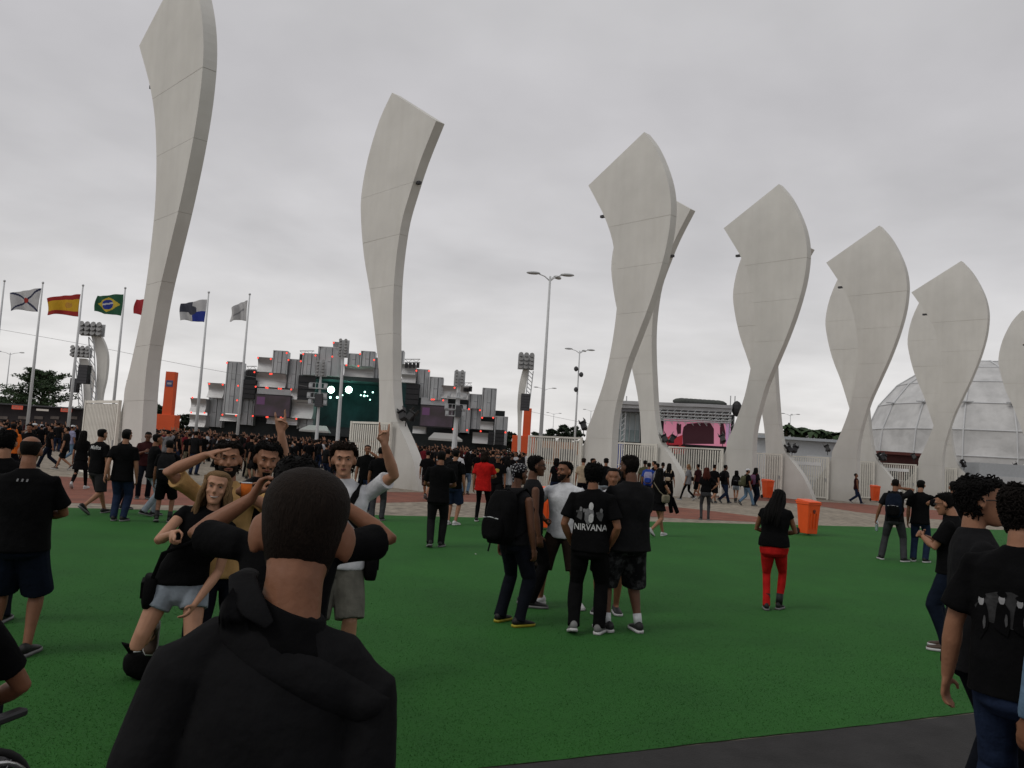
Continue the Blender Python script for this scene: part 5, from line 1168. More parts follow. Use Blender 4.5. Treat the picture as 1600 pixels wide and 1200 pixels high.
def backpack(col, w=.30, h=.46, d=.17, z=1.18, strapcol='black'):
    def f(e, info):
        U, s = info['U'], info['s']; zc = z; m = MB(); rs = []
        for t in np.linspace(0, 1, 9):
            zz_ = zc + h * (t - .5); k = math.sin(math.pi * min(1, .18 + .68 * (t if t < .5 else 1 - t) * 2 + .0)) if False else (1 - abs(2 * t - 1) ** 4 * .35)
            kd = 1.0 + .25 * math.sin(math.pi * (1 - t) * .9) - .35 * t
            rs.append([U((w / 2 * k * math.copysign(abs(math.cos(a)) ** .6, math.cos(a)), -.125 - d / 2 * kd + d / 2 * kd * math.copysign(abs(math.sin(a)) ** .6, math.sin(a)), zz_)) for a in (2 * math.pi * j / 20 for j in range(20))])
        m.rings(rs); o = m.build('bag_body', CL[col], e, True)
        p = MB(); rs = []
        for t in np.linspace(0, 1, 6):
            zz_ = zc - h * .42 + h * .42 * t; k = 1 - abs(2 * t - 1) ** 3 * .25
            rs.append([U((w * .40 * k * math.copysign(abs(math.cos(a)) ** .6, math.cos(a)), -.135 - d * 1.12 + .045 * math.copysign(abs(math.sin(a)) ** .7, math.sin(a)), zz_)) for a in (2 * math.pi * j / 16 for j in range(16))])
        p.rings(rs); q = p.build('front_pocket', CL[strapcol], e, True)
        MB().tube([U((-w * .3, -.15 - d * 1.22, zc - h * .02)), U((0, -.15 - d * 1.25, zc)), U((w * .3, -.15 - d * 1.22, zc - h * .02))], .006, 5).build('zip', STEEL, q)
        for g in (-1, 1):
            MB().tube([U((g * .085, -.12, zc + h * .40)), U((g * .115, -.09, 1.44)), U((g * .118, .0, 1.475)), U((g * .115, .10, 1.38)), U((g * .125, .135, 1.25)), U((g * .16, .07, 1.08)), U((g * .14, -.12, zc - h * .40))], [(.026, .007)] * 7, 8, ref=(0, 0, 1)).build('strap', CL[strapcol], e, True)
            MB().tube([U((g * w * .32, -.13 - d * .6, zc - h * .48)), U((g * w * .36, -.14 - d * .62, zc - h * .68))], [(.012, .003)] * 2, 6).build('loose_strap', CL[strapcol], e)
        MB().tube([U((-.03, -.13, zc + h * .49)), U((0, -.14, zc + h * .54)), U((.03, -.13, zc + h * .49))], .007, 6).build('carry_loop', CL[strapcol], e)
    return f
def shoulder_bag(col, side=1, z=.92, w=.26, h=.20, cross=True, sw=.012, oy=.0, bx=.25):
    def f(e, info):
        U = info['U']; m = MB(); c = Vector((side * bx, -.02, z)); rs = []
        for t in np.linspace(0, 1, 6):
            k = 1 - abs(2 * t - 1) ** 4 * .2
            rs.append([U(c + Vector((.05 * k * math.copysign(abs(math.cos(a)) ** .6, math.cos(a)), w / 2 * k * math.copysign(abs(math.sin(a)) ** .6, math.sin(a)), h * (t - .5)))) for a in (2 * math.pi * j / 16 for j in range(16))])
        m.rings(rs).build('bag_body', CL[col], e, True)
        o = -side * .10 if cross else side * .14
        MB().tube([U((side * (bx - .01), .08 + oy, z + h * .45)), U((side * .16, .14 + oy, 1.12)), U((side * .04, .142 + oy, 1.25)), U((o * .7, .128 + oy * .8, 1.38)), U((o, .03, 1.485)), U((o * .6, -.13, 1.36)), U((side * .15, -.14, 1.15)), U((side * (bx - .01), -.09, z + h * .45))], [(sw, .005)] * 8, 8, ref=(0, 1, .05)).build('strap', CL[col], e, True)
        MB().box(U(c + Vector((side * .05, 0, h * .12))), (.012, w * .7, h * .5)).build('flap', CL[col], e)
    return f
def phone_in(hand, ang=0):
    def f(e, info):
        W_, d, n, th = info['hands'][hand]; c = W_ + d * .09 * info['s'] + n * .03; R = Matrix((th, d, n)).transposed()
        m = MB().box(c, (.066, .13, .010), M=R); m.build('case', BLACKM, e, bevel=.003); MB().box(c + n * .0062, (.058, .105, .002), M=R).build('screen', mat('phone_screen', (.02, .022, .03), .1, 0, spec=.6), e)
    return f
def print_on(info, shirt_part, pieces, zc, front=False, W_=.34):
    """flat print carried on the cloth: 2D pieces (verts, faces, material) pressed onto the back or chest"""
    PRINTS.append((info, shirt_part, pieces, zc, front))
PRINTS = []
def do_prints():
    from mathutils.bvhtree import BVHTree
    for info, sn, pieces, zc, front in PRINTS:
        o = [c for c in info['e'].children if c.name.split('.')[0] == sn][0]; bv = BVHTree.FromPolygons([v.co for v in o.data.vertices], [tuple(p.vertices) for p in o.data.polygons]); g = 1 if front else -1
        for li, (nm, vs, fs, ma) in enumerate(pieces):
            V = []
            for x, z in vs:
                p0 = info['U'](Vector((x * (1 if not front else -1), 0, zc + z))); nd = info['U'](Vector((0, g, zc))) - info['U'](Vector((0, 0, zc))); nd.normalize()
                h = bv.ray_cast(p0 + nd * .8, -nd)
                V.append(tuple((h[0] if h[0] is not None else p0 + nd * .13) + nd * (.004 + .0009 * li)))
            me = bpy.data.meshes.new(nm); me.from_pydata(V, [], fs); me.materials.append(ma); me.update(); obj(nm, me, None, o)
def text_piece(s, size, ma, ox=0, oz=0, xs=1.0, bold=.0, name='lettering'):
    me = text_mesh(s, size, None, rx=0, ext=0.0, xs=xs, bold=bold); bm = bmesh.new(); bm.from_mesh(me); bmesh.ops.triangulate(bm, faces=bm.faces); bmesh.ops.subdivide_edges(bm, edges=[e for e in bm.edges if e.calc_length() > .03], cuts=1); bmesh.ops.triangulate(bm, faces=bm.faces)
    vs = [(v.co.x + ox, v.co.y + oz) for v in bm.verts]; fs = [tuple(v.index for v in f.verts) for f in bm.faces]; bm.free(); bpy.data.meshes.remove(me); return (name, vs, fs, ma)
def blob_piece(name, cx, cz, rx, rz, ma, n=14, wob=.12, seed=1):
    r_ = random.Random(seed); wb = [1 + r_.uniform(-wob, wob) for _ in range(n)]; K = 4
    vs = [(cx, cz)] + [(cx + rx * k / K * math.cos(6.283 * i / n) * wb[i], cz + rz * k / K * math.sin(6.283 * i / n) * wb[i]) for k in range(1, K + 1) for i in range(n)]
    fs = [(0, i + 1, (i + 1) % n + 1) for i in range(n)] + [(1 + (k - 1) * n + i, 1 + k * n + i, 1 + k * n + (i + 1) % n, 1 + (k - 1) * n + (i + 1) % n) for k in range(1, K) for i in range(n)]
    return (name, vs, fs, ma)
def X_at(px, py, Y): return (at(px, py, Y).x, Y, 0)
def arm(t, p, h, hd=None): return (t, p, h, hd)
PW = mat('print_white', (.42, .42, .42), .8, .2, 40); PG = mat('print_grey', (.15, .15, .155), .8, .4, 30); PM = mat('print_mid', (.06, .06, .062), .8, .5, 20)
# ---- the man nearest the camera
fg = person('man closest to the camera, seen from behind with cropped hair and draped black jacket', 0, 0, 3, dict(H=1.795, neck=-.020, w=.81, shw=.91, shdrop=.030, lod=0, voxel=.006, side=7, hair='buzz', hcol='buzz', skin='tan', top=('black2', 'long', .78, 1.2), jacket=True, topname='jacket', bottom=('long', 'darkjeans'), la=arm((-.12, .20, 1.0), (-.35, -1, -.1), 'hold'), ra=arm((.12, .20, 1.0), (.35, -1, -.1), 'hold'), head=(-4, 2, -3), seed=5, glasses='clear'), loc=X_at(405, 815, 1.50))
def fg_extras(i):
    U, s = i['U'], i['s']; m = MB()
    # folded collar and hood lying over the right shoulder
    P = [U((-.080, .06, 1.520)), U((-.088, -.02, 1.522)), U((-.080, -.056, 1.508)), U((-.058, -.082, 1.486)), U((-.03, -.092, 1.466))]
    m.tube(P, [(.016, .007), (.024, .007), (.026, .006), (.022, .005), (.010, .003)], 12, ref=(0, -1, .6)); m.build('collar', CL['black2'], i['e'], True)
    rs = [[U((rx_ * math.cos(t), -.014 + ry_ * math.sin(t), z_ + .014 * math.cos(t + 3.4) + (.012 if math.sin(t) < 0 else 0) * 0)) for t in (6.2832 * j / 28 for j in range(28))] for z_, rx_, ry_ in ((1.41, .105, .085), (1.442, .084, .075), (1.468, .068, .064), (1.484, .062, .0595), (1.487, .058, .056))]
    MB().rings(rs).build('shirt_collar', CL['black'], i['e'], True)
fg_extras(fg)
# ---- the photo being taken
ph = person('photographer from behind with both elbows raised, black T-shirt, hidden by the nearest man', 0, 0, 6, dict(H=1.75, lod=0, hair='short', skin='tan', top=('black', 'short'), bottom=('long', 'darkjeans'), la=arm((-.195, .21, 1.55), (-1, .12, -.60), 'hold', (.40, .15, .9)), ra=arm((.17, .21, 1.55), (1, .12, -.55), 'wrap', (-.25, .15, .95)), head=(0, 6, 0), seed=3), loc=X_at(461, 760, 3.35))
def cam_body(e, i):
    c = (i['hands'][0][0] + i['hands'][1][0]) / 2 + Vector((0, .06, .04)); MB().box(c, (.14, .035, .075)).build('camera_body', BLACKM, e, bevel=.006); MB().tube([c, c + Vector((0, .06, 0))], .026, 14).build('lens', BLACKM, e); MB().box(c + Vector((.04, 0, .043)), (.02, .02, .01)).build('shutter_button', STEEL, e)
worn(ph, 'camera', 'small black camera held up by the photographer', 'camera', cam_body)
FR = 'friends posing for a picture'
ye = person('bearded man in a yellow T-shirt holding two fingers to his forehead', 0, 0, 178, dict(H=1.76, lod=0, hair='messy', hcol='dark', skin='light', beard='full', face=True, top=('yellow', 'short', .84, 1.2), bottom=('long', 'darkjeans'), ra=arm((.155, .20, 1.655), (1, .25, -.05), 'two', (-.9, .1, .35)), la=arm((-.07, .27, 1.43), (-1, .1, -.5), 'horns', (-.9, .5, .25)), wrist=-1, head=(0, -2, 3), seed=2, palm={1: (0, -.2, -1), -1: (0, 1, 0)}), FR, loc=X_at(358, 725, 5.8))
bl = person('smiling blonde woman in black top and denim shorts, leaning forward and pointing', 0, 0, 180, dict(H=1.62, fem=True, w=.98, lod=0, hair='long', hcol='blond', hfront=True, hlen=.30, wavy=.014, skin='fair', face=True, smile=1, top=('black', 'cap', .90, .5), bottom=('shorts', 'pale', .42), side=-18, lean=18, twist=-8, legs='kick', ra=arm((.13, .42, 1.40), (.45, -.2, -1), 'two', (-.3, 1, .1)), la=arm((-.10, .22, .80), (-.6, -1, 0), 'relaxed'), head=(0, -20, 14), shoe='brown', boot=True, seed=8), FR, loc=X_at(286, 885, 5.5))
gt = person('dark-haired man with goatee in black peering over the raised hands', 0, 0, 176, dict(H=1.78, lod=0, hair='messy', hcol='black', skin='light', beard='goatee', face=True, top=('black', 'short'), bottom=('long', 'black'), ra=arm((.05, .25, 1.42), (1, -.1, -.7), 'fist'), la='pocket', head=(3, 8, -4), seed=4), FR, loc=X_at(413, 722, 6.1))
wt = person('mop-haired man in a white T-shirt raising both hands in horn signs', 0, 0, 180, dict(H=1.80, lod=0, w=1.05, hair='curly', hcol='brown', skin='fair', face=True, top=('white', 'short', .84, 1.3), bottom=('shorts', 'cargo', 1.0), ra=arm((.46, .16, 1.80), (1, -.1, -.9), 'horns', (.12, .1, 1)), la=arm((-.27, .28, 1.76), (-1, .1, -.6), 'horns', (.08, .05, 1)), palm={1: (0, 1, 0), -1: (0, 1, 0)}, thumb={1: (-1, 0, 0), -1: (1, 0, 0)}, head=(0, 2, 2), shoe='white', seed=6), FR, loc=X_at(538, 725, 6.4))
worn(wt, 'shoulder_bag', 'black bag slung across the man in the white T-shirt with raised hands', 'bag', shoulder_bag('black', -1, .86, cross=False, sw=.026, oy=.022))
worn(bl, 'shoulder_bag', 'black bag hanging at the hip of the blonde woman', 'bag', shoulder_bag('black', 1, .84, .30, .20, bx=.20))
def cup(e, i):
    W_, d, n, th = i['hands'][0]; c = W_ + d * .07 + n * .05; m = MB(); m.tube([c - Vector((0, 0, .05)), c + Vector((0, 0, .05))], [.028, .036], 14, rnd=False); m.build('cup_wall', CL['orange'], e, True); MB().tube([c + Vector((0, 0, .051)), c + Vector((0, 0, .056))], [.037, .037], 14, rnd=False).build('rim', CL['white'], e)
worn(ye, 'cup', 'orange drinking cup with a white rim held by the bearded man', 'cup', cup)
# bag on the turf
def ground_bag():
    b = ground(238, 1058); e = empty('bag', b, .4, 'black bag dropped on the turf behind the nearest man', 'bag'); m = MB(); rs = []
    for t in np.linspace(0, 1, 7):
        k = (1 - abs(2 * t - 1) ** 3 * .45); rs.append([(.21 * k * math.copysign(abs(math.cos(a)) ** .6, math.cos(a)), .13 * k * math.copysign(abs(math.sin(a)) ** .6, math.sin(a)) + .02 * math.sin(3 * t), .21 * t) for a in (2 * math.pi * j / 18 for j in range(18))])
    m.rings(rs).build('bag_body', CL['black'], e, True); MB().tube([(-.16, -.02, .19), (-.22, -.10, .27), (-.08, -.16, .24), (.05, -.15, .12), (.13, -.14, .02)], [(.018, .005)] * 5, 6).build('strap', CL['black2'], e, True); MB().tube([(-.14, -.06, .2), (0, -.07, .215), (.14, -.06, .2)], .006, 5).build('zip', STEEL, e)
ground_bag()
# ---- left side
bm_ = person('balding stocky man in black T-shirt and knee-length dark shorts, seen from behind at the left', 12, 1024, 14, dict(H=1.70, w=1.17, fat=.035, lod=0, hair='bald', hcol='dark', skin='tan', top=('black', 'short', .83, 1.3), bottom=('shorts', 'navy', 1.02), la='belly', ra='belly', legs=((-.14, .05, 0, 0), (.13, 0, 0, 0)), seed=7, head=(4, 2, 0)))
print_on(bm_, 'shirt', [('mark', [(x - .008, .0), (x + .006, .0), (x + .010, .022), (x - .004, .022)], [(0, 1, 2, 3)], PG) for x in (-.035, 0, .035)], 1.385)
pm_ = person('dark-haired man in black T-shirt with small emblem, cut off by the left edge', 0, 0, 8, dict(H=1.73, lod=0, hair='short', skin='light', top=('black', 'short'), bottom=('long', 'darkjeans'), seed=9), loc=X_at(8, 700, 7.6))
print_on(pm_, 'shirt', [blob_piece('emblem', .09, .03, .03, .04, PG)], 1.22)
# wheelchair at the bottom left corner
def wheelchair(loc):
    e = empty('wheelchair', loc, rad(-12), 'black wheelchair in the bottom left corner', 'wheelchair')
    for g in (-1, 1):
        w = empty('wheel', (g * .30, 0, .30), 0); w.parent = e
        m = MB(); rs = [[(g * .0 + .016 * math.cos(a), (.295 + .016 * math.sin(a)) * math.cos(b), (.295 + .016 * math.sin(a)) * math.sin(b)) for a in (2 * math.pi * j / 6 for j in range(6))] for b in (2 * math.pi * k / 36 for k in range(37))]; m.rings(rs, False).build('tyre', RUBBER, w, True)
        m = MB(); rs = [[(g * .045 + .010 * math.cos(a), (.262 + .010 * math.sin(a)) * math.cos(b), (.262 + .010 * math.sin(a)) * math.sin(b)) for a in (2 * math.pi * j / 6 for j in range(6))] for b in (2 * math.pi * k / 36 for k in range(37))]; m.rings(rs, False).build('push_rim', mat('chrome', (.55, .55, .56), .25, 0, metal=.9), w, True)
        m = MB(); m.tube([(-.03, 0, 0), (.03, 0, 0)], .03, 10)
        for k in range(20): a = 6.283 * k / 20; m.tube([(0, .02 * math.cos(a), .02 * math.sin(a)), (0, .285 * math.cos(a), .285 * math.sin(a))], .0022, 4, rnd=False)
        m.build('spokes', STEEL, w)
        MB().tube([(g * .25, -.16, .94), (g * .25, -.17, .88), (g * .25, -.13, .45), (g * .25, .28, .45), (g * .25, .40, .15)], .013, 8).build('frame', BLACKM, e, True)
        MB().tube([(g * .25, -.25, .94), (g * .25, -.15, .95)], .018, 8).build('push_handle', RUBBER, e)
        MB().box((g * .26, .10, .68), (.05, .30, .03)).build('armrest', BLACKM, e, bevel=.008)
        MB().box((g * .10, .46, .12), (.14, .16, .02)).build('footrest', BLACKM, e)
        MB().tube([(g * .22 - .015, .38, .08), (g * .22 + .015, .38, .08)], .08, 12, rnd=False).build('front_castor', RUBBER, e)
    MB().box((0, .08, .47), (.46, .42, .05)).build('seat', BLACKM, e, bevel=.015); MB().box((0, -.15, .72), (.46, .03, .42)).build('backrest', BLACKM, e, bevel=.01)
    for z in (.2, .35): MB().tube([(-.25, .05, z), (.25, .05, z)], .012, 6).build('cross_bar', BLACKM, e)
wl = X_at(-140, 1150, 3.2); wheelchair(wl)
person('person in black T-shirt sitting in the wheelchair, only the right arm in view', 0, 0, 12, dict(H=1.72, lod=0, voxel=.011, drop=.37, knee=(0, 1, .6), legs=((-.12, .46, .09, 0), (.12, .46, .09, 0)), la='belly', ra=arm((.16, .26, 1.02), (1, -.5, 0), 'relaxed'), hair='short', skin='tan', top=('black', 'short'), bottom=('long', 'darkjeans'), seed=11), loc=(wl[0], wl[1] + .04, 0))
# ---- the circle of six in the middle
GR = 'friends talking in a circle on the turf'
s1 = person('man in a patterned headscarf with a big black backpack and yellow-soled shoes', 795, 975, 42, dict(H=1.70, lod=0, hair='bandana', skin='brown', top=('coal', 'tank', .86, .8), bottom=('long', 'darkjeans'), la='down', ra='down', legs=((-.15, .02, 0, 0), (.15, .0, 0, 0)), shoe='black', sole='yellow', seed=3), GR)
worn(s1, 'backpack', 'big black backpack on the man in the headscarf', 'backpack', backpack('black', .36, .56, .20, 1.16))
s2 = person('man with glasses in a sleeveless dark shirt facing right beside the orange bin', 822, 946, 78, dict(H=1.785, lod=0, hair='short', skin='brown', glasses='clear', face=True, top=('coal', 'tank', .84, 1), bottom=('long', 'black'), la='down', ra='down', seed=5), GR)
s3 = person('bearded man in a white T-shirt and dark shorts with a hand on his hip', 872, 946, 192, dict(H=1.735, lod=0, w=1.04, hair='short', skin='tan', beard='stubble', face=True, top=('white', 'short', .82, 1.2), bottom=('shorts', 'brownc', 1.12), la='pocket', ra='hip', legs=((-.24, .0, 0, 0), (.22, .04, 0, 0)), toe=.5, shoe='white', head=(-30, -4, 0), seed=4), GR)
s4 = person('man from behind in a black band T-shirt with three white figures and lettering', 908, 983, 4, dict(H=1.745, lod=0, w=1.03, hair='curly', hcol='black', skin='tan', top=('black', 'short', .84, 1.2), bottom=('long', 'black'), la='pocket', ra='pocket', legs=((-.12, -.08, .02, .25), (.13, .06, 0, 0)), shoe='grey', sole='white', seed=6), GR, loc=X_at(922, 850, 8.75))
fig = [text_piece('NIRVANA', .092, PW, 0, -.145, .86, .0012)]
for cx, cz, k, a, b in ((-.105, .04, .7, PG, PM), (.0, .075, 1.15, PW, PG), (.105, .035, .7, PG, PM)):
    fig += [blob_piece('figure', cx - .015 * k, cz - .085 * k, .045 * k, .07 * k, b, 12, .25, int(k * 10) + int(cx * 99)), blob_piece('figure_face', cx, cz, .022 * k, .034 * k, a, 12, .08, 3), blob_piece('figure_arm', cx - .05 * k, cz - .04 * k, .03 * k, .016 * k, b, 9, .3, 8)]
fig.append(blob_piece('figure', .004, -.045, .026, .05, PW, 12, .2, 12))
print_on(s4, 'shirt', fig, 1.235)
s5 = person('tall man from behind in black shirt and camouflage shorts with white-and-black high shoes', 0, 0, -28, dict(H=1.86, lod=0, w=1.22, hair='short', hcol='dark', skin='brown', beard='stubble', top=('black2', 'short', .80, 1.7), bottom=('shorts', 'camo', 1.14), la='belly', ra='folded', legs=((-.16, .05, 0, 0), (.16, .0, 0, 0)), shoe='blackwhite', sole='white', socks=True, head=(14, 4, 0), seed=8), GR, loc=X_at(981, 850, 8.95))
s6 = person('person half hidden between the band T-shirt and the camouflage shorts, tattooed arm in view', 0, 0, 178, dict(H=1.70, lod=1, hair='short', skin='tan', top=('white2', 'short'), bottom=('shorts', 'black', 1.0), shoe='blackwhite', sole='white', seed=2), GR, loc=X_at(953, 840, 10.0))
# ---- woman in red trousers
rw = person('woman with long dark hair in a black top and bright red trousers walking away', 1206, 953, 6, dict(H=1.57, fem=True, lod=0, w=1.20, hair='long', hcol='black', hlen=.40, wavy=.010, skin='tan', top=('black', 'cap', .90, .8), bottom=('tight', 'redtr'), la='belly', ra='belly', lean=5, head=(-6, 22, 6), legs=((-.07, -.05, .0, 0), (.08, .14, 0, 0)), shoe='black', boot=True, seed=5))
# ---- right side
RG = 'three men looking at the pillars'
r1 = person('man with a dark backpack and water bottle, phone at his ear, at the right', 1396, 876, 6, dict(H=1.75, lod=1, voxel=.011, hair='buzz', hcol='dark', skin='tan', top=('coal', 'short'), bottom=('long', 'greyjeans'), legs=((-.24, .02, 0, 0), (.2, -.03, 0, 0)), toe=.45, la=arm((-.36, .02, .86), (-.6, -1, 0), 'wrap'), ra='ear', seed=3, sole='white'), RG)
worn(r1, 'backpack', 'dark backpack on the man holding a phone to his ear', 'backpack', backpack('navy', .33, .50, .18, 1.18))
def bottle(e, i):
    W_, d, n, th = i['hands'][0]; c = W_ + d * .09 + n * .03; MB().tube([c + Vector((0, 0, .06)), c + Vector((0, 0, .02)), c - Vector((0, 0, .02)), c - Vector((0, 0, .16))], [.014, .03, .034, .034], 12).build('bottle_body', mat('bottle_plastic', (.55, .65, .72), .1, 0, spec=.5, trans=.75), e, True); MB().tube([c + Vector((0, 0, .07)), c + Vector((0, 0, .09))], .015, 10).build('cap', CL['blue'], e)
worn(r1, 'water_bottle', 'clear water bottle hanging from the hand of the man with the backpack', 'bottle', bottle)
r2 = person('man in a plain black T-shirt and jeans next to the man with the backpack', 1436, 878, 12, dict(H=1.76, lod=1, voxel=.011, hair='short', skin='light', top=('black', 'short', .80, 1.3), bottom=('long', 'jeans'), la='down', ra=arm((.30, .40, 1.35), (1, -.3, -.6), 'relaxed'), seed=4, sole='white'), RG)
r3 = person('man in black behind the phone user, hand raised at chin height', 0, 0, -15, dict(H=1.79, lod=1, voxel=.011, hair='short', skin='tan', top=('black', 'short'), bottom=('long', 'darkjeans'), la=arm((-.16, .30, 1.42), (-1, -.2, -.5), 'fist'), ra='down', seed=6), RG, loc=X_at(1491, 790, 15.0))
r4 = person('man with glasses and black T-shirt in profile looking down at his phone', 1482, 1016, -82, dict(H=1.68, w=1.06, lod=0, hair='short', skin='light', glasses='clear', face=True, top=('black', 'short'), bottom=('long', 'navy'), la=arm((-.04, .28, 1.22), (-.8, -.2, -1), 'hold'), ra=arm((.04, .28, 1.22), (.8, -.2, -1), 'hold'), head=(0, 16, 0), seed=5, shoe='brown'))
worn(r4, 'phone', 'dark phone held by the man with glasses in profile', 'phone', phone_in(0))
r5 = person('curly-haired man in sunglasses and dark grey jacket facing right', 0, 0, 76, dict(H=1.835, lod=0, hair='curly', hcol='black', skin='light', glasses='sun', face=True, top=('coal', 'long', .80, 1.2), topname='jacket', bottom=('long', 'darkjeans'), la='down', ra='down', head=(-6, 0, 0), seed=9), loc=X_at(1526, 790, 4.45))
r6 = person('broad man from behind, black T-shirt printed with four grey figures, at right edge', 0, 0, 16, dict(H=1.81, w=1.05, lod=0, hair='curly', hcol='dark', skin='light', top=('black', 'short', .84, 1.5), bottom=('long', 'jeans'), la=arm((-.33, .06, .80), (-.6, -1, 0), 'relaxed'), ra='down', legs=((-.13, .0, 0, 0), (.13, .04, 0, 0)), seed=12), loc=X_at(1598, 850, 3.8))
fig = [blob_piece('figure_haze', 0, -.03, .155, .075, mat('print_dim', (.022, .022, .023), .8, .5, 20), 16, .15, 2)]
for cx, cz, k in ((-.125, .0, 1.0), (-.035, .018, .95), (.035, .012, .85), (.125, -.005, .95)):
    fig += [blob_piece('figure', cx, cz - .085 * k, .036 * k, .075 * k, CL['black'], 12, .2, int(cx * 90)), blob_piece('figure_face', cx, cz, .014 * k, .024 * k, mat('print_pale', (.26, .26, .265), .8, .3, 30), 12, .1, 4), blob_piece('figure_hair', cx, cz + .022 * k, .020 * k, .014 * k, CL['black'], 10, .1, 5), blob_piece('figure_arm', cx + .016, cz - .09 * k, .006 * k, .03 * k, PM, 10, .2, 6)]
print_on(r6, 'shirt', fig, 1.24)
r7 = person('person in a light denim jacket barely inside the right edge', 0, 0, -40, dict(H=1.74, lod=0, voxel=.011, hair='short', skin='tan', top=('denim', 'long', .80, 1.3), topname='jacket', bottom=('long', 'darkjeans'), seed=2), loc=X_at(1706, 900, 3.55))
